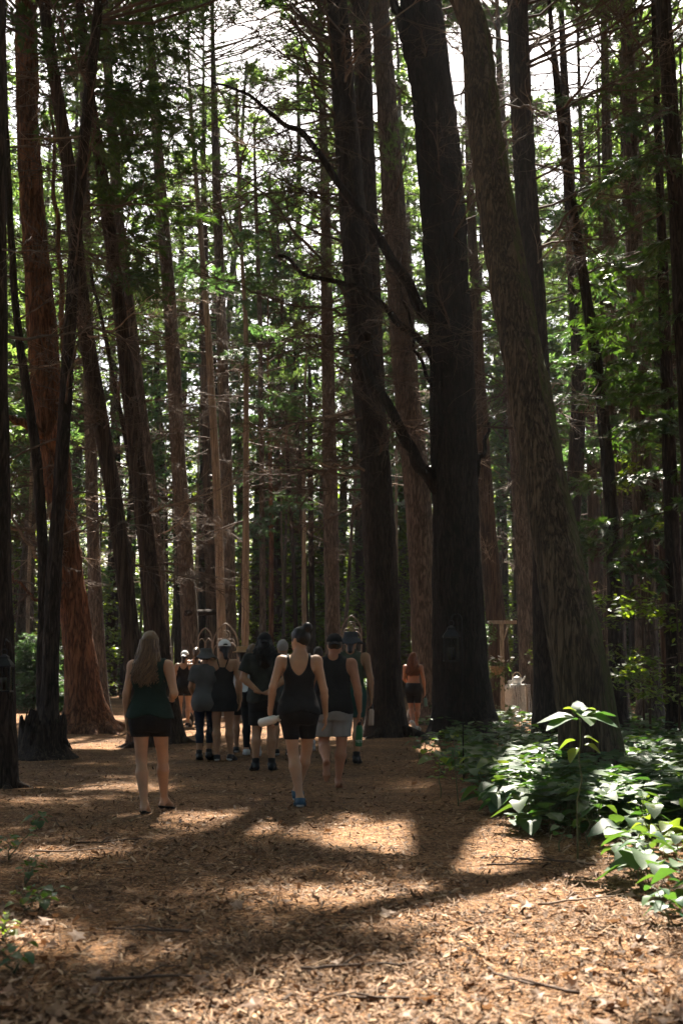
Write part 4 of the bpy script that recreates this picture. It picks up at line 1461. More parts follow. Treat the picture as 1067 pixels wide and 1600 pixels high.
def surface(f, lo, hi, h):
    """surface nets over the box lo..hi"""
    lo, hi = np.asarray(lo, float), np.asarray(hi, float)
    n = np.maximum(np.ceil((hi - lo) / h).astype(int) + 1, 4)
    ax = [(lo[i] + np.arange(n[i]) * h).astype(np.float32) for i in range(3)]
    X, Y, Z = ax[0][:, None, None], ax[1][None, :, None], ax[2][None, None, :]
    D = np.broadcast_to(f(X, Y, Z), tuple(n)).astype(np.float32)
    S = D < 0
    s8 = [S[a:n[0] - 1 + a, b:n[1] - 1 + b, c:n[2] - 1 + c] for a in (0, 1) for b in (0, 1) for c in (0, 1)]
    cnt = sum(x.astype(np.int8) for x in s8)
    act = (cnt > 0) & (cnt < 8)
    idx = np.full(act.shape, -1, np.int64)
    ci = np.argwhere(act)
    idx[act] = np.arange(len(ci))
    if len(ci) == 0:
        return np.zeros((0, 3)), np.zeros((0, 4), int)
    acc, num = np.zeros((len(ci), 3)), np.zeros(len(ci))
    cor = [(a, b, c) for a in (0, 1) for b in (0, 1) for c in (0, 1)]
    dv = {c: D[ci[:, 0] + c[0], ci[:, 1] + c[1], ci[:, 2] + c[2]] for c in cor}
    for a in cor:
        for k in range(3):
            if a[k]:
                continue
            b = list(a)
            b[k] = 1
            b = tuple(b)
            d0, d1 = dv[a], dv[b]
            m = (d0 < 0) != (d1 < 0)
            t = np.where(m, d0 / np.where(m, d0 - d1, 1), 0)
            p = np.tile(np.array(a, float), (len(ci), 1))
            p[:, k] = t
            acc[m] += p[m]
            num += m
    V = lo + (ci + acc / num[:, None]) * h
    F = []
    for k in range(3):
        o = [i for i in range(3) if i != k]
        sl0, sl1 = [slice(None)] * 3, [slice(None)] * 3
        sl0[k], sl1[k] = slice(0, n[k] - 1), slice(1, n[k])
        A, B = S[tuple(sl0)], S[tuple(sl1)]
        ch = np.argwhere(A != B)
        m = (ch[:, o[0]] > 0) & (ch[:, o[1]] > 0) & (ch[:, o[0]] < n[o[0]] - 1) & (ch[:, o[1]] < n[o[1]] - 1)
        ch = ch[m]
        if not len(ch):
            continue
        q = []
        for (u, v) in ((1, 1), (0, 1), (0, 0), (1, 0)):
            c = ch.copy()
            c[:, o[0]] -= u
            c[:, o[1]] -= v
            q.append(idx[c[:, 0], c[:, 1], c[:, 2]])
        Q = np.stack(q, -1)
        ins = A[ch[:, 0], ch[:, 1], ch[:, 2]]
        flip = ins if k != 1 else ~ins
        Q[~flip] = Q[~flip][:, ::-1]
        F.append(Q)
    return V, np.concatenate(F)


def cone(a, b, r0, r1, fx=1.0, fy=1.0):
    a, b = np.asarray(a, float), np.asarray(b, float)
    d = b - a
    L2 = float(d @ d) + 1e-9

    def f(X, Y, Z):
        x, y, z = X - a[0], Y - a[1], Z - a[2]
        t = np.clip((x * d[0] + y * d[1] + z * d[2]) / L2, 0, 1)
        return np.sqrt(((x - t * d[0]) / fx) ** 2 + ((y - t * d[1]) / fy) ** 2 + (z - t * d[2]) ** 2) - (r0 + t * (r1 - r0))
    return f


def ell(c, r):
    c, r = np.asarray(c, float), np.asarray(r, float)

    def f(X, Y, Z):
        k = np.sqrt(((X - c[0]) / r[0]) ** 2 + ((Y - c[1]) / r[1]) ** 2 + ((Z - c[2]) / r[2]) ** 2)
        return (k - 1) * r.min()
    return f


def rell(c, r, yaw):
    c, r = np.asarray(c, float), np.asarray(r, float)
    cs, sn = math.cos(yaw), math.sin(yaw)

    def f(X, Y, Z):
        x, y = X - c[0], Y - c[1]
        u, v = x * cs + y * sn, -x * sn + y * cs
        k = np.sqrt((u / r[0]) ** 2 + (v / r[1]) ** 2 + ((Z - c[2]) / r[2]) ** 2)
        return (k - 1) * r.min()
    return f


TORSO = {'f': np.array([[0.78, .148, .100, -.01], [0.84, .168, .112, -.015], [0.90, .178, .118, -.018], [0.97, .168, .108, -.01], [1.04, .145, .096, 0], [1.11, .127, .088, 0.004], [1.18, .130, .090, .008],
                        [1.26, .146, .100, .012], [1.33, .158, .100, .01], [1.385, .160, .088, 0], [1.415, .135, .070, -.004], [1.44, .090, .058, -.006], [1.48, .055, .052, -.004]]),
         'm': np.array([[0.78, .140, .100, -.01], [0.84, .158, .112, -.012], [0.90, .165, .116, -.015], [0.97, .162, .112, -.005], [1.04, .155, .108, 0.005], [1.11, .152, .106, 0.008], [1.18, .158, .110, .01],
                        [1.26, .172, .116, .012], [1.33, .184, .114, .01], [1.385, .186, .098, 0], [1.42, .155, .078, -.004], [1.445, .105, .064, -.006], [1.48, .064, .058, -.004]])}


class Body:
    def __init__(s, sex='f', arms=None, legs=None, head_yaw=0.0, bulk=1.0, lean=(0, 0)):
        s.sex, s.lean = sex, lean
        T = TORSO[sex].copy()
        T[:, 1:3] *= bulk
        s.T = T
        sw = (0.172 if sex == 'f' else 0.198) * (0.6 + 0.4 * bulk)
        s.sw = sw
        s.sh = [np.array([-sw, -0.005, 1.385]), np.array([sw, -0.005, 1.385])]
        A = arms or {}
        s.el, s.wr, s.hd = [None, None], [None, None], [None, None]
        for i, sg in ((0, -1), (1, 1)):
            e, w, h = A.get(i, ((sg * (sw + 0.05), -0.02, 1.11), (sg * (sw + 0.065), 0.04, 0.87), (0, 0.05, -1)))
            s.el[i], s.wr[i] = np.array(e, float), np.array(w, float)
            h = np.array(h, float)
            s.hd[i] = h / np.linalg.norm(h)
        Lg = legs or {}
        s.kn, s.an, s.ft = [None, None], [None, None], [None, None]
        s.hip = [np.array([-0.09, 0, 0.90]), np.array([0.09, 0, 0.90])]
        for i, sg in ((0, -1), (1, 1)):
            k, a, f = Lg.get(i, ((sg * 0.095, 0.02, 0.49), (sg * 0.095, -0.03, 0.085), (sg * 0.12, 1, -0.25)))
            s.kn[i], s.an[i] = np.array(k, float), np.array(a, float)
            f = np.array(f, float)
            s.ft[i] = f / np.linalg.norm(f)
        s.yaw = head_yaw
        s.hc = np.array([0, 0.025, 1.595])
        b = bulk
        m = 1.12 if sex == 'm' else 1.0
        s.arm_f, s.leg_f, s.foot_f, s.up_f = [], [], [], []
        for i in (0, 1):
            u = cone(s.sh[i], s.el[i], 0.053 * b * m, 0.037 * b * m)
            mid = s.el[i] + (s.wr[i] - s.el[i]) * 0.25
            fa = cone(s.el[i], mid, 0.036 * b * m, 0.038 * b * m)
            fb = cone(mid, s.wr[i], 0.038 * b * m, 0.024 * m)
            s.up_f.append(u)
            s.arm_f.append(lambda X, Y, Z, u=u, fa=fa, fb=fb: smin(smin(u(X, Y, Z), fa(X, Y, Z), 0.02), fb(X, Y, Z), 0.015))
            th = cone(s.hip[i], s.kn[i], 0.093 * b, 0.052 * b)
            cm = s.kn[i] + (s.an[i] - s.kn[i]) * 0.3
            bk = np.array([0, -0.014, 0])
            c1 = cone(s.kn[i], cm + bk, 0.047 * b, 0.059 * b)
            c2 = cone(cm + bk, s.an[i], 0.059 * b, 0.031)
            s.leg_f.append(lambda X, Y, Z, th=th, c1=c1, c2=c2: smin(smin(th(X, Y, Z), c1(X, Y, Z), 0.025), c2(X, Y, Z), 0.02))
            a, d = s.an[i], s.ft[i]
            dn = np.cross(np.cross(d, [0, 0, -1.0]), d)
            dn = dn / (np.linalg.norm(dn) + 1e-9)
            heel = a - d * 0.035 + dn * 0.048
            ball = a + d * 0.125 + dn * 0.045
            toe = a + d * 0.185 + dn * 0.052
            s.heel, s.ballp = heel, ball
            g1, g2, g3 = cone(a, heel, 0.032, 0.031), cone(a + d * 0.02, ball, 0.032, 0.030, 1.25), cone(ball, toe, 0.030, 0.020, 1.4)
            s.foot_f.append(lambda X, Y, Z, g1=g1, g2=g2, g3=g3: smin(smin(g1(X, Y, Z), g2(X, Y, Z), 0.03), g3(X, Y, Z), 0.02))

    def shear(s, X, Y, Z):
        q = np.clip(Z - 0.95, 0, 1)
        return X - s.lean[0] * q, Y - s.lean[1] * q

    def torso(s, X, Y, Z):
        X, Y = s.shear(X, Y, Z)
        a = np.interp(Z, s.T[:, 0], s.T[:, 1]).astype(np.float32)
        b = np.interp(Z, s.T[:, 0], s.T[:, 2]).astype(np.float32)
        c = np.interp(Z, s.T[:, 0], s.T[:, 3]).astype(np.float32)
        d = (np.sqrt((X / a) ** 2 + ((Y - c) / b) ** 2) - 1) * np.minimum(a, b)
        d = np.maximum(d, np.maximum(Z - 1.48, 0.79 - Z))
        for sg in (-1, 1):
            d = smin(d, ell((sg * 0.075, -0.055, 0.885), (0.098, 0.098, 0.105))(X, Y, Z), 0.04)
        if s.sex == 'f':
            for sg in (-1, 1):
                d = smin(d, ell((sg * 0.07, 0.085, 1.25), (0.062, 0.055, 0.065))(X, Y, Z), 0.03)
        for sg in (-1, 1):       # shoulder caps and shoulder blades
            d = smin(d, ell((sg * (s.sw - 0.012), -0.005, 1.375), (0.062, 0.058, 0.062))(X, Y, Z), 0.05)
            d = smin(d, ell((sg * 0.085, -0.075, 1.30), (0.05, 0.025, 0.075))(X, Y, Z), 0.03)
        return d

    def head(s, X, Y, Z):
        X, Y = s.shear(X, Y, Z)
        c = s.hc
        d = rell(c + [0, -0.004, 0.012], (0.074, 0.092, 0.102), s.yaw)(X, Y, Z)
        cs, sn = math.cos(s.yaw), math.sin(s.yaw)
        R = lambda p: c + np.array([p[0] * cs - p[1] * sn, p[0] * sn + p[1] * cs, p[2]])
        d = smin(d, cone(R((0, 0.045, -0.06)), R((0, 0.065, -0.09)), 0.048, 0.03)(X, Y, Z), 0.035)       # jaw
        d = smin(d, cone(R((0, 0.085, 0.02)), R((0, 0.105, -0.028)), 0.010, 0.014)(X, Y, Z), 0.015)      # nose
        d = smin(d, cone(R((-0.018, 0.088, -0.06)), R((0.018, 0.088, -0.06)), 0.009, 0.009)(X, Y, Z), 0.01)  # lips
        for sg in (-1, 1):
            d = smin(d, rell(R((sg * 0.076, -0.005, -0.005)), (0.011, 0.02, 0.031), s.yaw)(X, Y, Z), 0.01)
            d = np.maximum(d, -ell(R((sg * 0.03, 0.098, 0.018)), (0.016, 0.014, 0.011))(X, Y, Z))
        n = cone((0, -0.012, 1.42), (0, 0.008, 1.56), 0.056 if s.sex == 'f' else 0.066, 0.052 if s.sex == 'f' else 0.062)(X, Y, Z)
        return smin(d, n, 0.03)

    def hand_parts(s, i):
        w, d = s.wr[i], s.hd[i]
        sg = -1 if i == 0 else 1
        side = np.array([0, 1.0, 0]) - d * d[1]          # thumb side points forward
        if np.linalg.norm(side) < 0.3:
            side = np.array([-sg, 0, 0.0])
        side /= np.linalg.norm(side)
        pal = np.cross(d, side) * sg                      # palm normal
        if pal[0] * sg > 0:
            pal = -pal
        P = []
        P.append((w - d * 0.05, w + d * 0.01, 0.025, 0.025))
        for k, (o, L) in enumerate(((0.027, 0.072), (0.009, 0.080), (-0.009, 0.074), (-0.026, 0.058))):
            root = w + d * 0.088 + side * o
            P.append((w + d * 0.012 + side * o * 0.6, root, 0.015, 0.012))
            q1 = root + d * L * 0.5 + pal * 0.012 + side * o * 0.12
            q2 = q1 + d * L * 0.42 + pal * 0.024
            P.append((root, q1, 0.0098, 0.009))
            P.append((q1, q2, 0.009, 0.0072))
        t0 = w + d * 0.025 + side * 0.025
        t1 = t0 + d * 0.035 + side * 0.028 + pal * 0.012
        t2 = t1 + d * 0.035 + side * 0.008 + pal * 0.008
        P += [(t0 - side * 0.01, t1, 0.014, 0.0115), (t1, t2, 0.0115, 0.0085)]
        return P

    def full(s, X, Y, Z):
        t = s.torso(X, Y, Z)
        d = np.minimum(smin(t, s.leg_f[0](X, Y, Z), 0.03), smin(t, s.leg_f[1](X, Y, Z), 0.03))
        for i in (0, 1):
            d = np.minimum(d, smin(t, s.arm_f[i](X, Y, Z), 0.025))
            d = smin(d, s.foot_f[i](X, Y, Z), 0.02)
        return smin(d, s.head(X, Y, Z), 0.03)

    def bounds(s, pts, pad):
        P = np.array(pts)
        return P.min(0) - pad, P.max(0) + pad


def seg2(px, pz, a, b):
    d = np.array(b, float) - np.array(a, float)
    t = np.clip(((px - a[0]) * d[0] + (pz - a[1]) * d[1]) / (d @ d), 0, 1)
    return np.sqrt((px - a[0] - t * d[0]) ** 2 + (pz - a[1] - t * d[1]) ** 2)


def top_fn(B, kind, o):
    off, hem, flare = o.get('off', 0.010), o.get('hem', 0.95), o.get('flare', 0.0)

    def base(X, Y, Z):
        return B.torso(X, Y, Z) - off - flare * np.clip(1.25 - Z, 0, 0.5)

    def f(X, Y, Z):
        d = base(X, Y, Z)
        if kind == 'tank':                       # scooped back, straps over the shoulders
            wn, zn = o.get('neck', 0.075), o.get('zn', 1.32)
            d = np.maximum(d, -(np.sqrt((X / wn) ** 2 + ((Z - 1.47) / (1.47 - zn)) ** 2) - 1) * 0.06)
            for sg in (-1, 1):
                d = np.maximum(d, -(np.sqrt(((X - sg * (B.sw + o.get('ax', 0.02))) / o.get('aw', 0.085)) ** 2 + ((Z - 1.37) / 0.13) ** 2) - 1) * 0.06)
        elif kind == 'racer':                    # bare shoulders, crossed straps
            zt = 1.235
            low = np.maximum(d, Z - zt - 0.25 * np.abs(X))
            st = np.minimum(seg2(X, Z, (-0.13, 1.25), (0.045, 1.46)), seg2(X, Z, (0.13, 1.25), (-0.045, 1.46))) if o.get('cross') else \
                np.minimum(seg2(X, Z, (-0.03, 1.28), (-0.085, 1.46)), seg2(X, Z, (0.03, 1.28), (0.085, 1.46)))
            if not o.get('cross'):
                low = np.minimum(low, np.maximum(d, np.maximum(np.abs(X) - 0.035 - 1.2 * np.clip(1.32 - Z, 0, 1), Z - 1.33)))
            d = np.minimum(low, np.maximum(d + 0.003, st - 0.0095))
        elif kind == 'tee':
            d = smin(d, np.maximum(np.minimum(B.up_f[0](X, Y, Z), B.up_f[1](X, Y, Z)) - off - 0.008, B.el[0][2] + 0.06 + 0.4 * np.minimum(np.abs(X) - B.sw, 0.1) - Z), 0.02)
            d = np.maximum(d, Z - 1.455 + 0.35 * Y)
        elif kind == 'bra':
            st = np.minimum(seg2(X, Z, (-0.11, 1.28), (0.06, 1.45)), seg2(X, Z, (0.11, 1.28), (-0.06, 1.45)))
            d = np.minimum(np.maximum(np.maximum(d, Z - 1.28), 1.20 - Z), np.maximum(d + 0.003, st - 0.009))
        return np.maximum(d, hem + 0.02 * np.sin(X * 18 + 1) - Z)
    z0 = min(hem, 1.2) - 0.05
    return f, (-0.36, -0.26, z0), (0.36, 0.26, 1.56)


def bottom_fn(B, kind, o):
    hem, waist, off, flare = o.get('hem', 0.7), o.get('waist', 1.02), o.get('off', 0.008), o.get('flare', 0.0)

    def f(X, Y, Z):
        t = B.torso(X, Y, Z)
        w = off + flare * np.clip(0.95 - Z, 0, 0.6)
        if kind == 'skirt':
            q = np.clip(1.0 - Z, 0, 0.5)
            a, b = 0.175 + 0.16 * q, 0.125 + 0.16 * q
            wv = 1 + 0.035 * np.sin(np.arctan2(Y, X) * 9) * np.clip(q * 3, 0, 1)
            sk = (np.sqrt((X / (a * wv)) ** 2 + ((Y + 0.01) / (b * wv)) ** 2) - 1) * b
            d = np.where(Z > 0.93, t - off, np.minimum(sk, t - off))
        else:
            d = np.minimum(smin(t, B.leg_f[0](X, Y, Z), 0.03), smin(t, B.leg_f[1](X, Y, Z), 0.03)) - w
        d = np.maximum(d, Z - waist)
        return np.maximum(d, hem - Z)
    xs = [p[0] for p in B.kn + B.an]
    ys = [p[1] for p in B.kn + B.an]
    return f, (min(-0.34, min(xs) - 0.15), min(-0.3, min(ys) - 0.15), hem - 0.04), (max(0.34, max(xs) + 0.15), max(0.3, max(ys) + 0.15), waist + 0.05)


def cloth(name, col, rough=0.85, var=0.12):
    if name not in M:
        simple(name, col, rough, var=var, scale=9, bump=0.6, bscale=14, spec=0.25)
    return name


cloth('cloth_black', (0.012, 0.012, 0.013))
cloth('cloth_green', (0.012, 0.03, 0.022))
cloth('cloth_navy', (0.014, 0.02, 0.036))
cloth('cloth_camo', (0.03, 0.032, 0.026), var=0.6)
cloth('cloth_grey', (0.30, 0.29, 0.28))
cloth('cloth_blue_grey', (0.10, 0.098, 0.095))
cloth('cloth_taupe', (0.22, 0.16, 0.125))
cloth('cloth_white', (0.75, 0.74, 0.72))
cloth('cloth_olive', (0.06, 0.075, 0.05))
cloth('cloth_teal', (0.02, 0.07, 0.06))
cloth('cloth_charcoal', (0.045, 0.05, 0.058))
cloth('straw', (0.45, 0.27, 0.13), 0.8, 0.3)
cloth('shoe_blue', (0.03, 0.08, 0.13), 0.6)
cloth('shoe_black', (0.012, 0.012, 0.013), 0.5)
cloth('shoe_white', (0.6, 0.6, 0.58), 0.6)
simple('sole_white', (0.62, 0.62, 0.6), 0.7)


def skin_mat(name, col):
    m = simple(name, col, 0.5, var=0.2, scale=5, bump=0.05, bscale=90, spec=0.35)
    for n in m.node_tree.nodes:
        if n.type == 'BSDF_PRINCIPLED':
            n.inputs['Subsurface Weight'].default_value = 0.06
            n.inputs['Subsurface Radius'].default_value = (0.02, 0.008, 0.004)
    return name


skin_mat('skin_light', (0.50, 0.285, 0.17))
skin_mat('skin_tan', (0.40, 0.21, 0.115))
skin_mat('skin_ruddy', (0.46, 0.205, 0.115))


def hair_mat(name, cols):
    leafmat(name, cols, 0.08, 0.42, (1, 0.8, 0.6), 0.45)
    return name


hair_mat('hair_black', [(0.008, 0.006, 0.005), (0.014, 0.010, 0.008)])
hair_mat('hair_brown', [(0.03, 0.018, 0.010), (0.05, 0.03, 0.018)])
hair_mat('hair_blond', [(0.06, 0.036, 0.018), (0.14, 0.085, 0.042), (0.24, 0.155, 0.08), (0.09, 0.055, 0.028)])
hair_mat('hair_red', [(0.14, 0.045, 0.015), (0.22, 0.075, 0.026), (0.3, 0.11, 0.04)])
hair_mat('hair_grey', [(0.25, 0.22, 0.19), (0.36, 0.32, 0.28)])


def strands(b, n, z_end, spread, wave, r=0.006, top=1.64, cen=(0, -0.02)):
    """wavy locks falling from the back of the head"""
    for k in range(n):
        a = U(-math.pi * 0.98, -math.pi * 0.02)            # back half of the head (-Y)
        rx, ry = 0.088, 0.102
        z0 = U(1.58, top)
        m = 11
        t = np.linspace(0, 1, m)
        ze = z_end * U(0.97, 1.05) + 0.06 * abs(math.cos(a))
        z = z0 + (ze - z0) * t
        w = 1 + spread * np.clip(t * 1.5 - 0.25, 0, 1)
        ph, am = U(0, 6.28), wave * U(0.5, 1.3)
        sq = np.sqrt(np.clip(1 - ((z - 1.6) / 0.125) ** 2, 0.25, 1))
        sq = np.where(z < 1.6, 1, sq)
        x = cen[0] + rx * math.cos(a) * w * sq + am * np.sin(t * 12 + ph) * t
        y = cen[1] + ry * math.sin(a) * sq * (1 + 0.25 * t) - 0.03 * t + am * np.cos(t * 11 + ph) * t * 0.6
        b.add(*tube(np.stack([x, y, z], -1), np.interp(t, [0, 0.3, 1], [r, r * 1.3, r * 0.5]), 4, cap=False))


def person(label, px, Zf=None, H=None, top=None, yaw=0.0, skin='skin_light', B=None, clothes=(), shoes=None, hair=None, hat=None, res=0.012, fine=True):
    g = ground_at(*px)
    z = float(gz(g[0], g[1]))
    s = H / 1.70
    root = empty('person', (g[0], g[1], z), yaw)
    root.scale = (s, s, s)
    tag(root, label, 'person', 'people walking away along the path')
    allp = [B.kn[0], B.kn[1], B.an[0] + B.ft[0] * 0.2, B.an[1] + B.ft[1] * 0.2, B.an[0] - [0, 0.04, 0.07], B.an[1] - [0, 0.04, 0.07], B.el[0], B.el[1], B.wr[0], B.wr[1],
            B.sh[0], B.sh[1], (0, 0.14, 1.72), (0, -0.13, 0.9), (B.lean[0], B.lean[1], 1.72)]
    lo, hi = B.bounds(allp, 0.10)
    lo[2] = -0.04
    hi[2] = 1.76
    b = MB()
    b.add(*surface(B.full, lo, hi, res))
    for i in (0, 1):
        hp = B.hand_parts(i)
        fs = [cone(*q) for q in hp]

        def hand(X, Y, Z, fs=fs):
            d = fs[0](X, Y, Z)
            for q in fs[1:]:
                d = smin(d, q(X, Y, Z), 0.006)
            return d
        P = np.array([q[0] for q in hp] + [q[1] for q in hp])
        b.add(*surface(hand, P.min(0) - 0.03, P.max(0) + 0.03, 0.0065 if fine else 0.011))
    link('body', b.mesh('body', skin), root)
    for (nm, kind, mat, o) in clothes:
        f, l, h = (top_fn if kind in ('tank', 'racer', 'tee', 'bra') else bottom_fn)(B, kind, o)
        b = MB()
        V, F = surface(f, np.array(l) + [min(B.lean[0], 0), min(B.lean[1], 0), 0], np.array(h) + [max(B.lean[0], 0), max(B.lean[1], 0), 0], res)
        # soft folds
        n = (vnoise(V[:, 0] * 9, V[:, 1] * 9, V[:, 2] * 5, 3) - 0.5) * o.get('fold', 0.018)
        c = np.array([0, 0, 0])
        rad = V[:, :2] / (np.linalg.norm(V[:, :2], axis=1)[:, None] + 1e-6)
        V[:, :2] += rad * n[:, None]
        b.add(V, F)
        link(nm, b.mesh(nm, mat), root)
    if shoes:
        kind, mat = shoes
        for i in (0, 1):
            a, d = B.an[i], B.ft[i]
            dn = np.cross(np.cross(d, [0, 0, -1.0]), d)
            dn = dn / (np.linalg.norm(dn) + 1e-9)

            def f(X, Y, Z, i=i, a=a, d=d, dn=dn):
                k = (X - a[0]) * dn[0] + (Y - a[1]) * dn[1] + (Z - a[2]) * dn[2]
                if kind == 'shoe':
                    q = B.foot_f[i](X, Y, Z) - 0.012
                    return np.maximum(np.maximum(q, 0.0 - k), k - 0.086)
                if kind == 'boot':
                    q = np.minimum(B.foot_f[i](X, Y, Z), B.leg_f[i](X, Y, Z)) - 0.011
                    return np.maximum(np.maximum(q, -0.07 - k), k - 0.086)
                q = B.foot_f[i](X, Y, Z) - 0.010
                return np.maximum(np.maximum(q, 0.058 - k), k - 0.088)

            def fs(X, Y, Z, i=i, a=a, dn=dn):
                k = (X - a[0]) * dn[0] + (Y - a[1]) * dn[1] + (Z - a[2]) * dn[2]
                return np.maximum(np.maximum(B.foot_f[i](X, Y, Z) - 0.017, 0.068 - k), k - 0.09)
            P = np.array([a - d * 0.1, a + d * 0.25, a + dn * 0.1, a - dn * 0.1])
            b = MB()
            b.add(*surface(f, P.min(0) - 0.06, P.max(0) + 0.06, 0.0085))
            so_ = link('shoe' if kind != 'flip' else 'sandal', b.mesh('shoe', mat), root)
            if kind == 'shoe':
                b = MB()
                b.add(*surface(fs, P.min(0) - 0.06, P.max(0) + 0.06, 0.0085))
                link('sole', b.mesh('sole', 'sole_white'), so_)
    hm = Matrix.Translation(Vector(B.hc) + Vector((B.lean[0] * 0.64, B.lean[1] * 0.64, 0))) @ Matrix.Rotation(B.yaw, 4, 'Z') @ Matrix.Translation(-Vector(B.hc))
    if hair:
        kind, mat = hair
        b = MB()
        cap = ell(B.hc + [0, -0.008, 0.018], (0.084, 0.103, 0.110))
        face = cone(B.hc + [0, 0.10, -0.10], B.hc + [0, 0.115, 0.035], 0.085, 0.062)
        extra = []
        if kind in ('long', 'mid', 'curly'):
            ze = {'long': 1.25, 'mid': 1.40, 'curly': 1.36}[kind]
            extra.append(cone(B.hc + [0, -0.05, -0.02], (0, -0.085, ze), 0.08, 0.055 if kind != 'curly' else 0.11, 1.2, 0.55))
        if kind == 'bun':
            extra.append(ell(B.hc + [0.015, -0.085, 0.115], (0.05, 0.048, 0.046)))
        if kind == 'pony':
            extra.append(cone(B.hc + [0, -0.105, 0.05], B.hc + [0.005, -0.135, -0.06], 0.032, 0.042))
            extra.append(cone(B.hc + [0.005, -0.135, -0.06], (0.01, -0.12, 1.33), 0.042, 0.016))
        if kind == 'low':
            extra.append(cone(B.hc + [0, -0.09, -0.04], (0.0, -0.10, 1.46), 0.04, 0.03))

        def f(X, Y, Z):
            d = np.maximum(cap(X, Y, Z), -face(X, Y, Z))
            d = np.maximum(d, B.hc[2] - 0.075 - Z) if kind in ('short', 'bun', 'pony', 'low') else d
            for e in extra:
                d = smin(d, e(X, Y, Z), 0.025)
            nz = 0.012 if kind in ('curly',) else 0.004
            return d - nz * (vnoise(X * 38, Y * 38, Z * 20, 5) - 0.5) * 2
        b.add(*surface(f, B.hc - [0.24, 0.3, 0.46], B.hc + [0.24, 0.16, 0.19], 0.0095))
        if kind == 'long':
            strands(b, 230, 1.20, 0.5, 0.034, 0.0075)
        if kind == 'mid':
            strands(b, 60, 1.40, 0.3, 0.01)
        if kind == 'curly':
            strands(b, 110, 1.36, 0.5, 0.03, 0.008)
        if kind in ('pony',):
            for q in range(26):
                P0 = B.hc + [U(-0.02, 0.02), -0.13, U(-0.02, 0.04)]
                P1 = np.array([U(-0.05, 0.06), -0.13 + U(-0.02, 0.02), U(1.28, 1.36)])
                t = np.linspace(0, 1, 7)[:, None]
                Q = P0 + (P1 - P0) * t + np.sin(t * 8 + U(0, 6)) * 0.01
                b.add(*tube(Q, np.linspace(0.007, 0.003, 7), 4, cap=False))
        link('hair', b.mesh('hair', mat), root).matrix_local = hm
    if hat:
        kind, mat = hat
        b = MB()
        c = B.hc
        if kind in ('cap', 'cap_back'):
            dome = ell(c + [0, -0.006, 0.030], (0.094, 0.112, 0.106))
            sgn = 1 if kind == 'cap' else -1
            brim = cone(c + [0, sgn * 0.08, 0.045], c + [0, sgn * 0.165, 0.03], 0.085, 0.07, 0.95, 0.95)
            hole = ell(c + [0, -sgn * 0.105, 0.045], (0.035, 0.06, 0.028))

            def f(X, Y, Z):
                d = np.maximum(dome(X, Y, Z), c[2] + 0.035 - Z)
                br = np.maximum(brim(X, Y, Z), np.abs(Z - c[2] - 0.040 + 0.9 * X ** 2 / 0.1 + 0.25 * sgn * (Y - c[1] - sgn * 0.1)) - 0.006)
                d = np.maximum(d, -np.maximum(hole(X, Y, Z), -(Z - c[2] - 0.046)))
                return np.minimum(d, br)
        elif kind == 'bucket':
            def f(X, Y, Z):
                q = Z - c[2]
                r = np.where(q > 0.04, 0.098 - 0.12 * np.clip(q - 0.04, 0, 0.1), 0.098 + 0.95 * (0.04 - q))
                R0 = np.sqrt((X - c[0]) ** 2 + ((Y - c[1] + 0.006) * 0.9) ** 2)
                d = np.maximum(R0 - r, np.maximum(q - 0.125, 0.035 - q))
                br = np.maximum(np.maximum(np.abs(R0 - r) - 0.009, q - 0.042), -0.030 - q - 0.012 * np.sin(np.arctan2(Y, X) * 3))
                return np.minimum(d, br)
        else:                                     # straw hat
            def f(X, Y, Z):
                q = Z - c[2]
                R0 = np.sqrt((X - c[0]) ** 2 + ((Y - c[1] + 0.006) * 0.9) ** 2)
                d = np.maximum(R0 - (0.098 - 0.12 * np.clip(q - 0.03, 0, 0.1)), np.maximum(q - 0.12, 0.03 - q))
                br = np.maximum(np.abs(q - 0.04 + 0.25 * np.clip(R0 - 0.1, 0, 1)) - 0.007, R0 - 0.165)
                return np.minimum(d, br)
        b.add(*surface(f, c - [0.2, 0.28, 0.07], c + [0.2, 0.28, 0.16], 0.0085))
        link('hat', b.mesh('hat', mat), root).matrix_local = hm
    return root


def hand_world(root, B, i, fwd=0.075):
    """grip point of a hand in world space"""
    p = B.wr[i] + B.hd[i] * fwd
    bpy.context.view_layer.update()
    return np.array(root.matrix_world @ Vector(p))


# walking leg sets: i=0 left, 1 right (seen from behind)
WALK_L = {0: ((-0.085, 0.02, 0.49), (-0.075, -0.02, 0.085), (-0.1, 1, -0.25)), 1: ((0.09, 0.10, 0.50), (0.095, -0.14, 0.16), (0.1, 0.75, -0.65))}
WALK_R = {1: ((0.085, 0.02, 0.49), (0.075, -0.02, 0.085), (0.1, 1, -0.25)), 0: ((-0.09, 0.10, 0.50), (-0.095, -0.14, 0.16), (-0.1, 0.75, -0.65))}
STAND = {0: ((-0.095, 0.02, 0.49), (-0.10, -0.03, 0.085), (-0.2, 1, -0.25)), 1: ((0.095, 0.02, 0.49), (0.10, -0.03, 0.085), (0.2, 1, -0.25))}
GRIP = {}

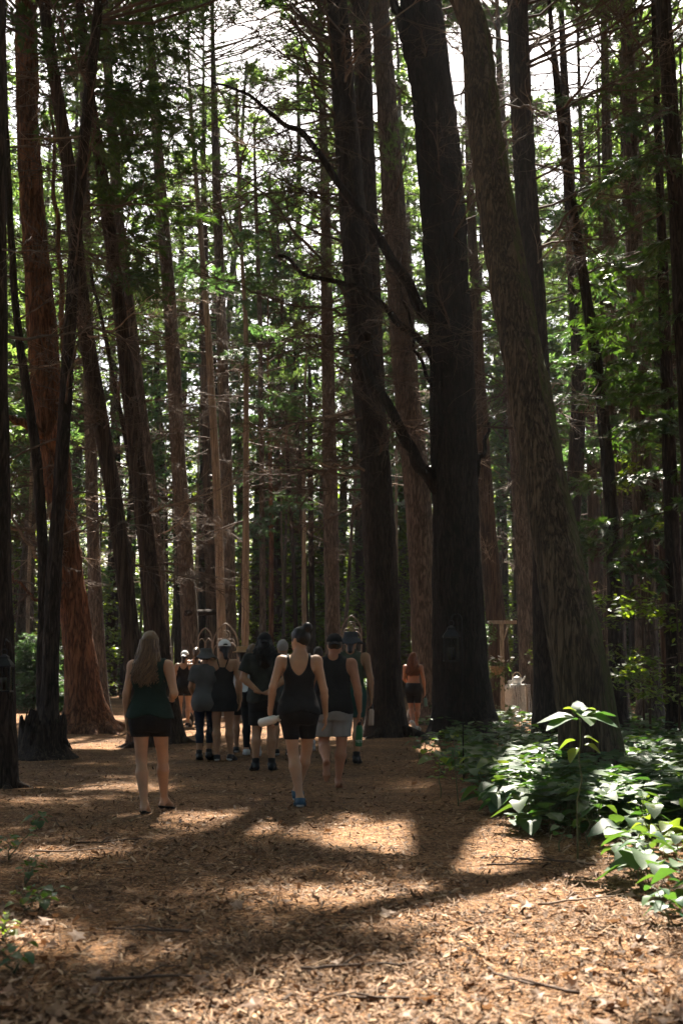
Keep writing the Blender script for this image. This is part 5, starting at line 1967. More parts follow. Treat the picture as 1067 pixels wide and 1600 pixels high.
# 1 woman in the green tank top, nearest on the left
B1 = Body('f', {0: ((-0.228, -0.03, 1.11), (-0.232, 0.03, 0.87), (0.02, 0.12, -1)), 1: ((0.25, -0.06, 1.12), (0.16, 0.16, 1.06), (-0.5, 0.8, 0.1))},
          {0: ((-0.075, 0.0, 0.49), (0.0, -0.14, 0.085), (-0.05, 1, -0.2)), 1: ((0.10, 0.13, 0.51), (0.10, 0.20, 0.10), (0.2, 1, -0.15))}, bulk=1.0, lean=(-0.03, 0.03))
p1 = person('woman with long wavy blond hair in green tank top and black shorts', (232, 1268), H=1.66, yaw=-0.12, skin='skin_light', B=B1,
            clothes=[('shorts', 'shorts', 'cloth_black', dict(hem=0.71, waist=1.03, off=0.012, flare=0.05)), ('tank_top', 'tank', 'cloth_green', dict(hem=0.90, off=0.016, flare=0.06, neck=0.08, zn=1.37, aw=0.062, ax=0.03, fold=0.03))],
            shoes=('flip', 'shoe_black'), hair=('long', 'hair_blond'), res=0.011)
# 2 woman in the black scoop back tank
B2 = Body('f', {0: ((-0.25, -0.05, 1.13), (-0.275, 0.03, 0.885), (0.05, 0.35, -1)), 1: ((0.245, -0.01, 1.10), (0.265, 0.09, 0.86), (0.02, 0.2, -1))},
          {0: ((-0.05, 0.0, 0.49), (0.015, -0.14, 0.085), (0.0, 1, -0.2)), 1: ((0.085, 0.15, 0.52), (-0.01, 0.24, 0.12), (0.1, 1, 0.05))}, head_yaw=0.75, lean=(0.02, 0.03))
p2 = person('woman with dark bun, low backed black tank and blue sneakers', (466, 1260), H=1.70, yaw=0.05, skin='skin_light', B=B2,
            clothes=[('bike_shorts', 'shorts', 'cloth_black', dict(hem=0.63, waist=1.05, off=0.009)), ('tank_top', 'tank', 'cloth_black', dict(hem=0.88, off=0.013, flare=0.02, neck=0.095, zn=1.245, aw=0.082))],
            shoes=('shoe', 'shoe_blue'), hair=('bun', 'hair_black'), res=0.011)
GRIP['white'] = (p2, B2, 0)
# 3 man in the black vest, barefoot
B3 = Body('m', {0: ((-0.26, -0.02, 1.11), (-0.27, 0.08, 0.87), (0.05, 0.3, -1)), 1: ((0.275, -0.03, 1.11), (0.30, 0.0, 0.86), (0.0, 0.05, -1))},
          {1: ((0.10, 0.04, 0.49), (0.06, 0.02, 0.085), (0.1, 1, -0.25)), 0: ((-0.10, 0.08, 0.49), (-0.075, -0.22, 0.30), (0.0, 0.25, -1))}, bulk=1.1, lean=(0.03, 0.04))
p3 = person('barefoot man in black cap, black sleeveless shirt and light grey shorts carrying a green bottle', (520, 1230), H=1.70, yaw=0.03, skin='skin_ruddy', B=B3,
            clothes=[('shorts', 'shorts', 'cloth_grey', dict(hem=0.57, waist=1.0, off=0.018, flare=0.07, fold=0.02)), ('sleeveless_shirt', 'tank', 'cloth_black', dict(hem=0.84, off=0.018, flare=0.03, neck=0.06, zn=1.42, aw=0.085, ax=0.02, fold=0.03))],
            hair=('short', 'hair_brown'), hat=('cap_back', 'cloth_black'), res=0.012)
GRIP['green'] = (p3, B3, 1)
# 4 bucket hat
B4 = Body('m', {0: ((-0.25, -0.03, 1.11), (-0.26, 0.04, 0.87), (0, 0.1, -1)), 1: ((0.26, -0.02, 1.11), (0.27, 0.02, 0.87), (0, 0.05, -1))}, WALK_R)
p4 = person('person in dark bucket hat carrying a cream bottle behind the barefoot man', (548, 1196), H=1.78, yaw=-0.1, skin='skin_tan', B=B4,
            clothes=[('shorts', 'shorts', 'cloth_teal', dict(hem=0.60, waist=1.0, off=0.018, flare=0.05)), ('vest', 'tank', 'cloth_olive', dict(hem=0.90, off=0.014, neck=0.06, zn=1.42))],
            shoes=('boot', 'shoe_black'), hair=('low', 'hair_black'), hat=('bucket', 'cloth_charcoal'), res=0.014, fine=False)
GRIP['cream'] = (p4, B4, 1)
# 5 curly dark hair, hands clasped behind the back
B5 = Body('m', {0: ((-0.27, -0.10, 1.15), (-0.07, -0.17, 0.98), (1, -0.1, -0.3)), 1: ((0.27, -0.12, 1.15), (0.05, -0.18, 0.99), (-1, -0.1, -0.25))}, STAND, bulk=1.02)
p5 = person('person with dark curly hair, dark patterned shirt and black shorts, hands clasped behind the back', (412, 1204), H=1.76, yaw=0.1, skin='skin_tan', B=B5,
            clothes=[('shorts', 'shorts', 'cloth_black', dict(hem=0.56, waist=1.0, off=0.016, flare=0.04)), ('shirt', 'tee', 'cloth_camo', dict(hem=0.86, off=0.022, flare=0.04, fold=0.034))],
            shoes=('boot', 'shoe_black'), hair=('curly', 'hair_black'), hat=('cap_back', 'cloth_black'), res=0.012)
# 6 head between
B6 = Body('m', None, STAND)
p6 = person('grey haired person mostly hidden beside the curly haired one', (441, 1180), H=1.74, yaw=0.2, skin='skin_tan', B=B6,
            clothes=[('shorts', 'shorts', 'cloth_black', dict(hem=0.55, off=0.016)), ('shirt', 'tee', 'cloth_charcoal', dict(hem=0.88, off=0.018))], shoes=('shoe', 'shoe_black'), hair=('short', 'hair_grey'), res=0.016, fine=False)
# 7 white cap, crossed straps
B7 = Body('f', {0: ((-0.235, -0.02, 1.11), (-0.24, 0.08, 0.88), (0.1, 0.4, -1)), 1: ((0.24, -0.04, 1.11), (0.255, 0.0, 0.86), (-0.05, 0.05, -1))}, {0: ((-0.085, 0.03, 0.49), (-0.07, -0.03, 0.085), (-0.1, 1, -0.25)), 1: ((0.095, 0.04, 0.49), (0.12, 0.05, 0.085), (0.3, 1, -0.25))}, bulk=1.06, head_yaw=0.25, lean=(0.025, 0.01))
p7 = person('woman in a light grey cap, black top with crossed straps and short black skirt', (347, 1187), H=1.73, yaw=0.02, skin='skin_tan', B=B7,
            clothes=[('skirt', 'skirt', 'cloth_black', dict(hem=0.70, waist=1.03, off=0.01)), ('top', 'racer', 'cloth_black', dict(hem=0.95, off=0.010))],
            shoes=('shoe', 'shoe_black'), hair=('low', 'hair_black'), hat=('cap', 'cloth_white'), res=0.012)
# 8 straw hat
B8 = Body('f', None, WALK_L)
p8 = person('person in a straw hat and dark shorts behind the grey capped woman', (377, 1178), H=1.62, skin='skin_tan', B=B8,
            clothes=[('shorts', 'shorts', 'cloth_black', dict(hem=0.60, off=0.014, flare=0.05)), ('top', 'tank', 'cloth_white', dict(hem=0.95, off=0.014))], shoes=('shoe', 'shoe_black'), hair=('low', 'hair_brown'), hat=('straw', 'straw'), res=0.015, fine=False)
# 9 grey shirt with navy leggings
B9 = Body('f', {0: ((-0.23, -0.03, 1.12), (-0.20, 0.14, 0.96), (0.1, 0.9, -0.2))}, {0: ((-0.085, 0.02, 0.49), (-0.08, -0.03, 0.085), (-0.1, 1, -0.25)), 1: ((0.07, 0.12, 0.50), (0.06, 0.02, 0.1), (0.1, 1, -0.25))})
p9 = person('person in grey hat, grey shirt and navy leggings near the grey capped woman', (320, 1187), H=1.60, yaw=-0.05, skin='skin_tan', B=B9,
            clothes=[('leggings', 'shorts', 'cloth_navy', dict(hem=0.26, waist=1.0, off=0.007)), ('shirt', 'tee', 'cloth_blue_grey', dict(hem=0.74, off=0.018, flare=0.03, fold=0.02))],
            shoes=('boot', 'shoe_black'), hair=('short', 'hair_brown'), hat=('bucket', 'cloth_blue_grey'), res=0.014, fine=False)
# 9b white bucket hat further on
B9b = Body('f', None, WALK_R)
p9b = person('person in a white bucket hat and dark top beyond the grey shirt', (322, 1158), H=1.64, skin='skin_light', B=B9b,
             clothes=[('shorts', 'shorts', 'cloth_navy', dict(hem=0.6, off=0.012)), ('shirt', 'tank', 'cloth_navy', dict(hem=0.92, off=0.014))], shoes=('shoe', 'shoe_white'), hair=('low', 'hair_brown'), hat=('bucket', 'cloth_white'), res=0.017, fine=False)
# 10, 11 the pair far left
B10 = Body('f', None, STAND)
p10 = person('woman in a white cap and black romper walking far ahead beside the tall ponytailed one', (287, 1141), H=1.60, yaw=-0.1, skin='skin_light', B=B10,
             clothes=[('shorts', 'shorts', 'cloth_black', dict(hem=0.70, off=0.012, flare=0.03)), ('top', 'tank', 'cloth_black', dict(hem=0.88, off=0.012, neck=0.10, zn=1.30, aw=0.09))], shoes=('shoe', 'shoe_black'), hair=('low', 'hair_brown'), hat=('cap_back', 'cloth_white'), res=0.017, fine=False)
B11 = Body('f', {0: ((-0.21, 0.05, 1.13), (-0.12, 0.2, 1.1), (0.3, 0.9, 0)), 1: ((0.23, 0.0, 1.12), (0.22, 0.1, 0.9), (0, 0.3, -1))},
           {1: ((0.09, 0.10, 0.50), (0.04, 0.0, 0.1), (0.1, 1, -0.2)), 0: ((-0.07, 0.08, 0.49), (-0.05, -0.2, 0.26), (0.1, 0.2, -1))})
p11 = person('woman with long fair ponytail, dark top and taupe shorts, far ahead with one heel raised', (305, 1140), H=1.70, yaw=-0.05, skin='skin_light', B=B11,
             clothes=[('shorts', 'shorts', 'cloth_taupe', dict(hem=0.70, waist=1.06, off=0.010)), ('top', 'tank', 'cloth_navy', dict(hem=1.03, off=0.010))], shoes=('shoe', 'shoe_black'), hair=('pony', 'hair_blond'), res=0.016, fine=False)
# 12 white top, black leggings
B12 = Body('f', {1: ((0.22, -0.03, 1.12), (0.17, 0.12, 0.98), (-0.2, 0.9, 0))}, WALK_L)
p12 = person('fair haired person in white top, black leggings and white shoes behind the curly haired one', (393, 1181), H=1.66, skin='skin_light', B=B12,
             clothes=[('leggings', 'shorts', 'cloth_black', dict(hem=0.12, waist=1.02, off=0.007)), ('top', 'tank', 'cloth_white', dict(hem=0.98, off=0.012))], shoes=('shoe', 'shoe_white'), hair=('mid', 'hair_blond'), res=0.015, fine=False)
# 13 red haired woman on the right
B13 = Body('f', {0: ((-0.21, 0.0, 1.13), (-0.16, 0.18, 1.02), (0.2, 0.9, 0.1)), 1: ((0.235, -0.02, 1.11), (0.25, 0.02, 0.88), (0.05, 0.05, -1))},
           {1: ((0.08, 0.08, 0.50), (0.07, 0.0, 0.1), (0.1, 1, -0.2)), 0: ((-0.06, 0.05, 0.49), (0.02, -0.20, 0.20), (0.2, 0.6, -0.8))})
p13 = person('red haired woman in strappy sports bra and black shorts walking alone', (646, 1141), H=1.66, yaw=-0.25, skin='skin_ruddy', B=B13,
             clothes=[('bike_shorts', 'shorts', 'cloth_black', dict(hem=0.60, waist=1.04, off=0.009)), ('sports_bra', 'bra', 'cloth_charcoal', dict(hem=1.18, off=0.008))], shoes=('shoe', 'shoe_white'), hair=('long', 'hair_red'), res=0.015, fine=False)
GRIP['teal'] = (p13, B13, 1)
# 14 legs of further walkers behind
B14 = Body('m', None, WALK_R)
p14 = person('walker in dark clothes further up the path, seen behind the barefoot man', (497, 1172), H=1.66, skin='skin_tan', B=B14,
             clothes=[('shorts', 'shorts', 'cloth_black', dict(hem=0.58, off=0.014)), ('shirt', 'tee', 'cloth_navy', dict(hem=0.88, off=0.018))], shoes=('shoe', 'shoe_white'), hair=('short', 'hair_brown'), res=0.017, fine=False)


# ------------------------------------------------------------------ things people hold
def enamel(name, col, rough=0.4):
    simple(name, col, rough, var=0.06, scale=4, spec=0.4)


enamel('bottle_green', (0.02, 0.16, 0.055))
enamel('bottle_white', (0.70, 0.69, 0.65))
enamel('bottle_cream', (0.55, 0.40, 0.31))
enamel('bottle_teal', (0.10, 0.20, 0.17))
enamel('black_plastic', (0.015, 0.015, 0.016))
enamel('print_white', (0.75, 0.78, 0.75))


def bottle(p, mat, r, L, label, tilt=(0, 0, 0), text=None, lidmat='black_plastic'):
    o = empty('water_bottle', p)
    o.rotation_euler = tilt
    tag(o, label, 'bottle')
    b = MB()
    b.add(*lathe([(r * 0.9, -L), (r, -L + 0.012), (r, -0.075), (r * 0.93, -0.055), (r * 0.62, -0.038), (r * 0.6, -0.03)], 22))
    link('flask', b.mesh('flask', mat), o)
    b = MB()
    b.add(*lathe([(r * 0.66, -0.034), (r * 0.66, -0.005), (r * 0.55, 0.002)], 18))
    a = np.linspace(0, math.pi, 9)
    b.add(*tube(np.stack([r * 0.6 * np.cos(a), 0 * a, -0.01 + 0.045 * np.sin(a)], -1), 0.007, 6))
    link('lid', b.mesh('lid', lidmat), o)
    if text:
        c = bpy.data.curves.new('lettering', 'FONT')
        c.body = text
        c.size = 0.042
        c.extrude = 0.0008
        c.materials.append(M['print_white'])
        c.align_x = 'CENTER'
        tmp = bpy.data.objects.new('tmp_text', c)
        me = bpy.data.meshes.new_from_object(tmp)
        bpy.data.objects.remove(tmp)
        t = link('lettering', me, o)
        t.location = (0, -r - 0.0012, -L + 0.045)
        t.rotation_euler = (math.pi / 2, 0, 0)
    return o


def grip(key, fwd=0.075):
    r, B, i = GRIP[key]
    return hand_world(r, B, i, fwd)


p = grip('green', 0.115)
bottle(p + [0, 0, -0.012], 'bottle_green', 0.040, 0.27, 'green metal water bottle with black lid hanging from the barefoot man\'s hand', (0.05, 0.04, 0.15), 'YETI')
p = grip('cream', 0.115)
bottle(p + [0, 0, -0.012], 'bottle_cream', 0.038, 0.26, 'cream water bottle with black lid in the bucket hat wearer\'s hand', (0, 0.03, 0))
p = grip('teal', 0.115)
bottle(p + [0, 0, -0.012], 'bottle_teal', 0.036, 0.22, 'grey green water bottle in the red haired woman\'s hand', (0, -0.08, 0))
p = grip('white', 0.085)
bottle(p + rotm(-0.9) @ np.array([0.14, 0, 0.03]), 'bottle_white', 0.042, 0.24, 'white water bottle held level by the woman with the dark bun', (0.0, 1.35, -0.9 + 0.25), lidmat='bottle_white')

# ------------------------------------------------------------------ things standing about in the wood
simple('black_iron', (0.02, 0.02, 0.021), 0.5, 0.6, var=0.3, scale=20)
simple('iron_pale', (0.22, 0.165, 0.125), 0.6, 0.1, var=0.3, scale=10)
simple('weathered_wood', (0.42, 0.33, 0.25), 0.85, var=0.35, scale=10, bump=0.4, vec_scale=(3, 3, 0.6))
simple('wax', (0.78, 0.72, 0.6), 0.5, var=0.05)
simple('macrame', (0.8, 0.76, 0.71), 0.9, var=0.15, scale=20)
simple('ceramic', (0.72, 0.68, 0.63), 0.35, var=0.12, scale=6)
simple('wicker', (0.3, 0.2, 0.11), 0.8, var=0.4, scale=30)
simple('petal', (0.78, 0.77, 0.72), 0.6, var=0.06)
m, nt, out = nodes_of('lantern_glass')
pb = N_(nt, 'BsdfPrincipled', Roughness=0.08)
pb.inputs['Base Color'].default_value = (0.9, 0.95, 0.93, 1)
pb.inputs['Transmission Weight'].default_value = 1.0
pb.inputs['IOR'].default_value = 1.1
nt.links.new(pb.outputs[0], out.inputs[0])


def lantern(c, h, label, hook=None, metal='black_iron', pole=True):
    """hanging candle lantern, c = bottom centre"""
    o = empty('lantern', c)
    tag(o, label, 'lantern')
    w = h * 0.40
    b = MB()
    b.add(*box((0, 0, 0.015 * h * 2), (w, w, 0.04 * h)))
    for sx in (-1, 1):
        for sy in (-1, 1):
            b.add(*box((sx * w * 0.46, sy * w * 0.46, h * 0.33), (w * 0.08, w * 0.08, h * 0.58)))
    b.add(*box((0, -w * 0.46, h * 0.33), (w * 0.05, w * 0.05, h * 0.57)))
    b.add(*box((0, 0, h * 0.63), (w * 1.04, w * 1.04, h * 0.03)))
    link('frame', b.mesh('frame', metal, smooth=False), o)
    b = MB()
    b.add(*lathe([(w * 0.80, h * 0.648), (w * 0.42, h * 0.80), (w * 0.36, h * 0.82), (w * 0.36, h * 0.87), (w * 0.2, h * 0.91), (0.01, h * 0.93)], 4))
    V = b.v[-1]
    b.v[-1] = V @ np.array(Euler((0, 0, math.pi / 4)).to_matrix()).T
    link('roof', b.mesh('roof', metal, smooth=False), o)
    a = np.linspace(0, 2 * math.pi, 15)
    b = MB()
    b.add(*tube(np.stack([h * 0.07 * np.cos(a), 0 * a, h * 0.99 + h * 0.07 * np.sin(a)], -1), h * 0.012, 5))
    link('ring', b.mesh('ring', metal), o)
    b = MB()
    for k in range(4):
        R = rotm(k * math.pi / 2)
        V, F = box((0, w * 0.43, h * 0.34), (w * 0.86, 0.003, h * 0.55))
        b.add(V @ R.T, F)
    link('pane', b.mesh('pane', 'lantern_glass', smooth=False), o)
    b = MB()
    b.add(*lathe([(w * 0.18, h * 0.05), (w * 0.18, h * 0.36), (w * 0.16, h * 0.37)], 14))
    link('candle', b.mesh('candle', 'wax'), o)
    if hook:
        side, Hh = hook
        g = float(gz(c[0] + side, c[1])) - c[2]
        top = h * 1.06
        a = np.linspace(0, math.pi, 11)
        P = [np.array([side, 0.0, g]), np.array([side, 0.0, top])]
        arc = [np.array([side / 2 + side / 2 * math.cos(t), 0, top + abs(side) * 0.62 * math.sin(t)]) for t in a]
        Q = np.array(P + arc[1:])
        po = empty('shepherd_hook', c)
        tag(po, 'thin black hook post carrying the ' + label.split(' ')[0] + ' lantern ' + ('beside the massive trunk' if h > 0.3 else 'near the far walkers'), 'post')
        b = MB()
        b.add(*tube(Q, 0.008, 7))
        link('pole', b.mesh('pole', metal), po)
    return o


lantern(at(705, 1034, 15.6), 0.47, 'black candle lantern hanging before the massive dark trunk', (0.13, 0.2))
lc = at(6, 1082, 14.55)
lantern(lc, 0.46, 'large black lantern at the left edge on the cut off trunk')
b = MB()
b.add(*tube(np.array([[lc[0], lc[1] + 0.22, lc[2] + 0.56], [lc[0], lc[1] + 0.05, lc[2] + 0.60], [lc[0], lc[1] - 0.005, lc[2] + 0.56], [lc[0], lc[1], lc[2] + 0.50]]), 0.007, 6))
tag(link('lantern_bracket', b.mesh('lantern_bracket', 'black_iron')), 'iron bracket holding the lantern at the left edge', 'bracket')
lantern(at(264, 1031, 30), 0.24, 'small pale lantern hanging behind the woman in green', (0.1, 0.2), 'iron_pale')


def arch_frame(xc, topy, Z, w, label, ring, yaw=0.0, mat='iron_pale'):
    p = at(xc, topy, Z)
    g = float(gz(p[0], p[1]))
    H = p[2] - g
    o = empty('arched_frame', (p[0], p[1], g), yaw)
    tag(o, label, 'frame')
    sp = H - w * 0.87
    n = 10
    t = np.linspace(0, 1, n)

    def half(sg, ww, top, spr):
        x = sg * ww * (np.cos(t * math.pi / 3) - 0.5)
        z = spr + (top - spr) * np.sin(t * math.pi / 3) / math.sin(math.pi / 3)
        return np.stack([np.concatenate([[sg * ww / 2], x]), np.zeros(n + 1), np.concatenate([[0], z])], -1)
    for sg in (-1, 1):
        b = MB()
        b.add(*tube(half(sg, w, H, sp), 0.018, 6))
        link('frame_side', b.mesh('frame_side', mat), o)
    for xo in (-w * 0.25, w * 0.25):
        b = MB()
        for sg in (-1, 1):
            b.add(*tube(half(sg, w * 0.46, sp + w * 0.1, sp - w * 0.3) + [xo, 0, 0], 0.012, 5))
        link('lancet', b.mesh('lancet', mat), o)
    b = MB()
    a = np.linspace(0, 2 * math.pi, 17)
    if ring:
        for (cx, cz, r) in ((0, sp + w * 0.4, w * 0.19), (-w * 0.23, sp + w * 0.12, w * 0.13), (w * 0.23, sp + w * 0.12, w * 0.13), (0, sp + w * 0.4, w * 0.09), (0, sp + w * 0.08, w * 0.09)):
            b.add(*tube(np.stack([cx + r * np.cos(a), 0 * a, cz + r * np.sin(a)], -1), 0.010, 5))
    for z in (0.12, sp * 0.45, sp * 0.8):
        b.add(*tube(np.array([[-w / 2, 0, z], [w / 2, 0, z]]), 0.012, 5))
    link('tracery', b.mesh('tracery', mat), o)


arch_frame(321, 981, 31, 0.33, 'narrow pointed arch frame left of the white arched one', False)
arch_frame(353, 974, 32, 0.62, 'wide pale arched frame with tracery behind the pale slim trunks', True)
arch_frame(549, 962, 29, 0.46, 'pale gothic arched frame with ring tracery behind the bucket hat', True)
# crossbeam between two far trunks
b = MB()
a0, a1 = at(292, 958, 35.6), at(352, 956, 38.6)
b.add(*tube(np.array([a0, (a0 + a1) / 2, a1]), 0.09, 8))
tag(link('wooden_beam', b.mesh('wooden_beam', 'bark_dark')), 'dark wooden beam fixed between two trunks above the arched frames', 'beam')

# post with flower basket
pp = at(785, 1098, 33.5)
g = float(gz(pp[0], pp[1]))
o = empty('signpost', (pp[0], pp[1], g))
tag(o, 'weathered wooden post with crossbar standing left of the grey trunk', 'post')
zt = at(785, 971, 33.5)[2] - g
b = MB()
b.add(*box((0, 0, zt / 2 - 0.1), (0.10, 0.09, zt + 0.2)))
link('upright', b.mesh('upright', 'weathered_wood', smooth=False), o)
b = MB()
b.add(*box((0.03, -0.012, zt - 0.02), (0.72, 0.10, 0.09)))
link('crossbar', b.mesh('crossbar', 'weathered_wood', smooth=False), o)
b = MB()
b.add(*tube(np.array([[0.04, -0.02, zt - 0.5], [0.18, -0.02, zt - 0.09]]), 0.02, 5))
link('brace', b.mesh('brace', 'weathered_wood'), o)


def leaf_blob(c, r, n, size, flat=0.8):
    Vs, Fs = MB(), None
    for k in range(n):
        d = RNG.normal(0, 1, 3)
        d /= np.linalg.norm(d)
        p = np.asarray(c) + d * np.asarray(r) * U(0.55, 1.05)
        Vs.add((LEAF6 * size * U(0.7, 1.3)) @ rotm(U(-3, 3), U(-0.9, 0.4), U(-0.6, 0.6)).T + p, LEAF6F)
    return Vs


iv = at(762, 990, 33.3)
b = leaf_blob((0, 0, 0), (0.22, 0.2, 0.34), 170, 0.09)
tag(link('climbing_ivy', b.mesh('climbing_ivy', 'cedar_cool', smooth=False), None, iv), 'ivy hanging over the left arm of the wooden post', 'ivy')
bk = at(776, 1042, 32.9)
o = empty('flower_basket', bk)
tag(o, 'hanging basket of trailing greenery with white flowers on the wooden post', 'basket')
b = MB()
b.add(*lathe([(0.05, -0.2), (0.14, -0.12), (0.2, 0.0), (0.2, 0.02)], 16))
link('basket', b.mesh('basket', 'wicker'), o)
b = leaf_blob((0, 0, -0.02), (0.32, 0.3, 0.24), 220, 0.08)
for k in range(60):
    b.add((LEAF6 * 0.07) @ rotm(U(-3, 3), U(-1.4, -0.6), 0).T + np.array([U(-0.3, 0.3), U(-0.3, 0.2), U(-0.6, -0.1)]), LEAF6F)
link('foliage', b.mesh('foliage', 'cedar_leaf', smooth=False), o)
FLOW = None


def flower_mesh(r):
    b = MB()
    for k in range(6):
        b.add((LEAF6 * r) @ rotm(k * math.pi / 3, 0.35, 0).T, LEAF6F)
    return b.mesh('flower', 'petal', smooth=False)


FLOW = flower_mesh(0.06)
for k in range(13):
    link('flower', FLOW, o, (U(-0.34, 0.42), U(-0.3, 0.0), U(0.1, 0.3)), (U(-0.9, 0.2), U(-0.5, 0.5), U(-3, 3)), U(0.7, 1.3))
b = MB()
for sx in (-1, 1):
    b.add(*tube(np.array([[sx * 0.19, 0, 0.0], [0.05, 0, 1.0]]), 0.004, 4))
link('chain', b.mesh('chain', 'black_iron'), o)

# small table under a knotted white drape
tp = at(808, 1117, 34.5)
g = float(gz(tp[0], tp[1]))
tz = at(808, 1070, 34.5)[2] - g
o = empty('side_table', (tp[0], tp[1], g), 0.35)
tag(o, 'little table beneath a white knotted drape by the grey trunk', 'table')
b = MB()
b.add(*box((0, 0, tz - 0.02), (0.50, 0.42, 0.035)))
link('table_top', b.mesh('table_top', 'weathered_wood', smooth=False), o)
for sx in (-1, 1):
    for sy in (-1, 1):
        b = MB()
        b.add(*box((sx * 0.21, sy * 0.17, (tz - 0.04) / 2), (0.035, 0.035, tz - 0.04)))
        link('leg', b.mesh('leg', 'weathered_wood', smooth=False), o)
dr = empty('table_drape', (tp[0], tp[1], g), 0.35)
tag(dr, 'white knotted fringe drape over the little table', 'drape')
b = MB()
b.add(*box((0, 0, tz + 0.006), (0.54, 0.46, 0.014)))
link('top_cloth', b.mesh('top_cloth', 'macrame', smooth=False), dr)
b = MB()
for (x0, y0, x1, y1) in ((-0.275, -0.235, 0.10, -0.235), (-0.275, 0.235, -0.275, -0.235), (0.275, -0.05, 0.275, 0.235), (0.20, -0.235, 0.275, -0.235)):
    L = math.hypot(x1 - x0, y1 - y0)
    nn = int(L / 0.022)
    for k in range(nn):
        u = k / max(nn - 1, 1)
        x, y = x0 + (x1 - x0) * u, y0 + (y1 - y0) * u
        zz = np.linspace(tz + 0.01, U(0.02, 0.10), 7)
        P = np.stack([x + RNG.normal(0, 0.006, 7) + 0.02 * np.sin(zz * 6), y + RNG.normal(0, 0.006, 7), zz], -1)
        b.add(*tube(P, 0.010, 5))
tag(link('fringe', b.mesh('fringe', 'macrame'), dr), kind='stuff')
# tea set on it
po = empty('teapot', (tp[0], tp[1], g + tz + 0.014))
tag(po, 'white teapot with a wooden arched handle standing on the draped table', 'teapot')
b = MB()
b.add(*lathe([(0.10, 0.0), (0.13, 0.05), (0.135, 0.12), (0.115, 0.18), (0.06, 0.2), (0.02, 0.215), (0.02, 0.235), (0.0, 0.24)], 18))
link('pot', b.mesh('pot', 'ceramic'), po)
b = MB()
b.add(*tube(np.array([[0.11, 0, 0.09], [0.18, 0, 0.14], [0.22, 0, 0.21]]), [0.03, 0.022, 0.014], 8))
link('spout', b.mesh('spout', 'ceramic'), po)
a = np.linspace(0.1, math.pi - 0.1, 11)
b = MB()
b.add(*tube(np.stack([0.115 * np.cos(a), 0 * a, 0.17 + 0.15 * np.sin(a)], -1), 0.011, 6))
link('handle', b.mesh('handle', 'wicker'), po)
for (dx, lab) in ((-0.18, 'white cup left of the teapot on the draped table'),):
    b = MB()
    b.add(*lathe([(0.03, 0), (0.05, 0.02), (0.055, 0.10), (0.048, 0.10), (0.04, 0.03), (0.0, 0.02)], 14))
    a = np.linspace(-1.3, 1.3, 7)
    b.add(*tube(np.stack([-0.05 - 0.03 * np.cos(a), 0 * a, 0.055 + 0.03 * np.sin(a)], -1), 0.006, 5))
    tag(link('cup', b.mesh('cup', 'ceramic'), None, (tp[0] + dx, tp[1], g + tz + 0.014)), lab, 'cup')

# splintered stump at the foot of the thin stems
sp_ = ground_at(66, 1184)
o = empty('broken_stump', (sp_[0], sp_[1], float(gz(sp_[0], sp_[1]))))
tag(o, 'dark splintered stump at the foot of the thin leaning stems on the left', 'stump')
n = 40
a = np.arange(n) * 2 * math.pi / n
rows = []
for zf in (-0.1, 0.0, 0.12, 0.3, 0.45, 1.0):
    hh = 0.32 + 0.42 * vnoise(np.cos(a) * 4 + 3, np.sin(a) * 4 + 3, 0, 12) ** 1.2
    r = 0.34 * (1 + 0.55 * math.exp(-max(zf, 0) * 6) + 0.25 * (vnoise(np.cos(a) * 2 + 7, np.sin(a) * 2 + 7, zf, 3) - 0.5))
    rows.append(np.stack([r * np.cos(a), r * np.sin(a), hh * zf if zf > 0 else np.full(n, zf)], -1))
V = np.concatenate(rows)
i = np.arange(len(rows) - 1)[:, None] * n
j = np.arange(n)[None, :]
b = MB()
b.add(V, np.stack([i + j, i + (j + 1) % n, i + n + (j + 1) % n, i + n + j], -1).reshape(-1, 4))
link('stump_wall', b.mesh('stump_wall', 'bark_dark'), o)
for k in range(13):
    t = U(0, 6.28)
    c = np.array([0.30 * math.cos(t), 0.30 * math.sin(t), 0.2])
    b = MB()
    b.add(*tube(np.array([c, c + [U(-0.04, 0.06), 0, U(0.15, 0.3)], c + [U(-0.08, 0.14), 0, U(0.3, 0.55)]]), [0.05, 0.03, 0.004], 5))
    link('splinter', b.mesh('splinter', 'bark_dark'), o)
b = MB()
b.add(*tube(np.array([[0.25, -0.1, 0.32], [0.38, -0.12, 0.24], [0.48, -0.14, 0.12]]), [0.05, 0.035, 0.006], 6))
link('splinter', b.mesh('splinter', 'bark_dark'), o)

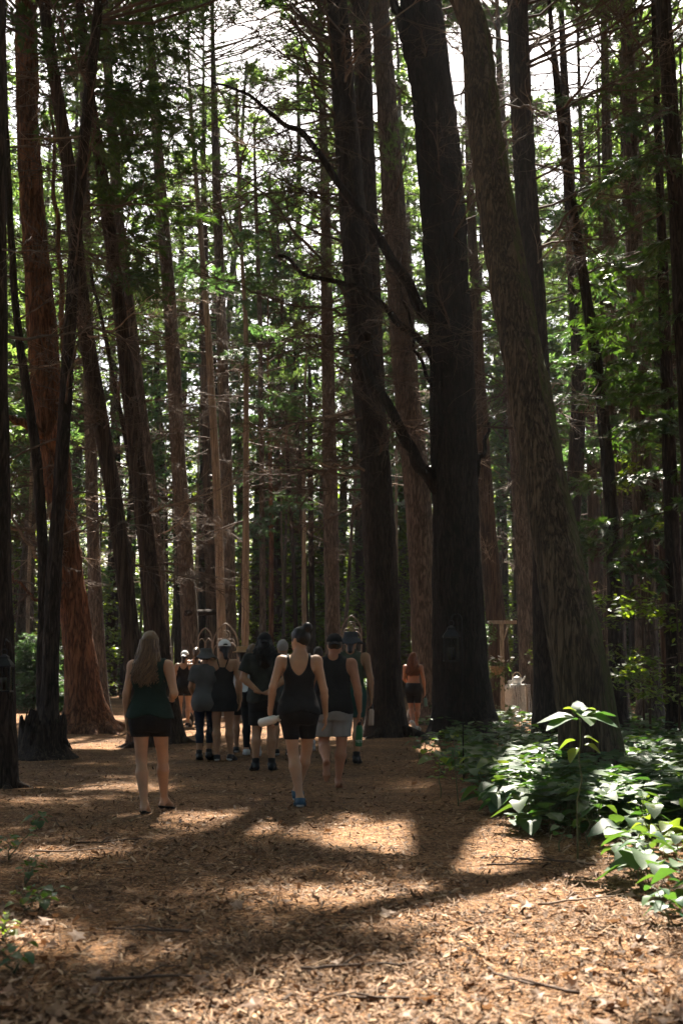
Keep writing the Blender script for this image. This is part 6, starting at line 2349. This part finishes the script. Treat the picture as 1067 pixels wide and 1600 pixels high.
# drooping conifer shrub and hydrangea at the left
g0 = ground_at(52, 1112)
o = empty('conifer_shrub', (g0[0], g0[1], float(gz(g0[0], g0[1]))))
tag(o, 'drooping blue green conifer shrub behind the thin stems on the left', 'shrub')
SHR = [cedar_bough_mesh(i, L=1.1, mat='cedar_cool', droop=-0.55, dens=1.2, size=0.8) for i in range(3)]
b = MB()
b.add(*tube(np.array([[0, 0, -0.1], [0.05, 0, 1.2], [0.1, 0, 2.3]]), [0.05, 0.035, 0.01], 7))
link('stem', b.mesh('stem', 'twig'), o)
for k in range(70):
    z = 0.2 + 2.1 * (k + 0.5) / 70
    link('bough', random.choice(SHR), o, (0.05, 0, z), (U(-0.4, 0.4), U(-0.5, 0.1), U(-3.14, 3.14)), U(0.75, 1.1) * (1.15 - 0.28 * z))
for (px, nf, lab) in (((92, 1112), 14, 'white flowering hydrangea bush beside the red barked pine'),):
    g0 = ground_at(*px)
    o = empty('hydrangea', (g0[0], g0[1], float(gz(g0[0], g0[1]))))
    tag(o, lab, 'shrub')
    b = leaf_blob((0, 0, 0.42), (0.48, 0.45, 0.45), 420, 0.13)
    link('foliage', b.mesh('foliage', 'plant_leaf', smooth=False), o)
    bl = MB()
    for k in range(60):
        d = RNG.normal(0, 1, 3)
        d /= np.linalg.norm(d)
        bl.add((LEAF6[:, :] * 0.05) @ rotm(U(-3, 3), U(-0.5, 0.8), U(-1, 1)).T + d * 0.085, LEAF6F)
    BLM = bl.mesh('bloom', 'petal', smooth=False)
    for k in range(nf):
        a, e = U(-math.pi, 0), U(0.1, 1.3)
        link('bloom', BLM, o, (0.48 * math.cos(a) * math.cos(e), 0.45 * math.sin(a) * math.cos(e), 0.45 + 0.45 * math.sin(e)), (0, 0, U(0, 6)), U(0.7, 1.1))
# planter right of the group
g0 = at(572, 1100, 30)
g = float(gz(g0[0], g0[1]))
o = empty('planter', (g0[0], g0[1], g))
tag(o, 'dark planter with a green plant beside the tall dark pine', 'planter')
b = MB()
b.add(*lathe([(0.12, 0), (0.15, 0.1), (0.17, 0.72), (0.2, 0.74), (0.2, 0.78), (0.16, 0.78)], 16))
link('pot', b.mesh('pot', 'cloth_charcoal'), o)
b = leaf_blob((0, 0, 0.92), (0.24, 0.24, 0.16), 130, 0.09)
link('foliage', b.mesh('foliage', 'plant_leaf', smooth=False), o)


# ------------------------------------------------------------------ the hazy summer air under the trees
m, nt, out = nodes_of('haze_air')
pv = N_(nt, 'VolumePrincipled')
pv.inputs['Color'].default_value = (0.93, 0.97, 1.0, 1)
pv.inputs['Density'].default_value = 0.0002
pv.inputs['Anisotropy'].default_value = 0.1
nt.links.new(pv.outputs[0], out.inputs['Volume'])
b = MB()
b.add(*box((0, 30, 15.5), (150, 170, 33.5)))
tag(link('haze', b.mesh('haze', 'haze_air')), 'thin warm haze hanging between the trees', kind='stuff')
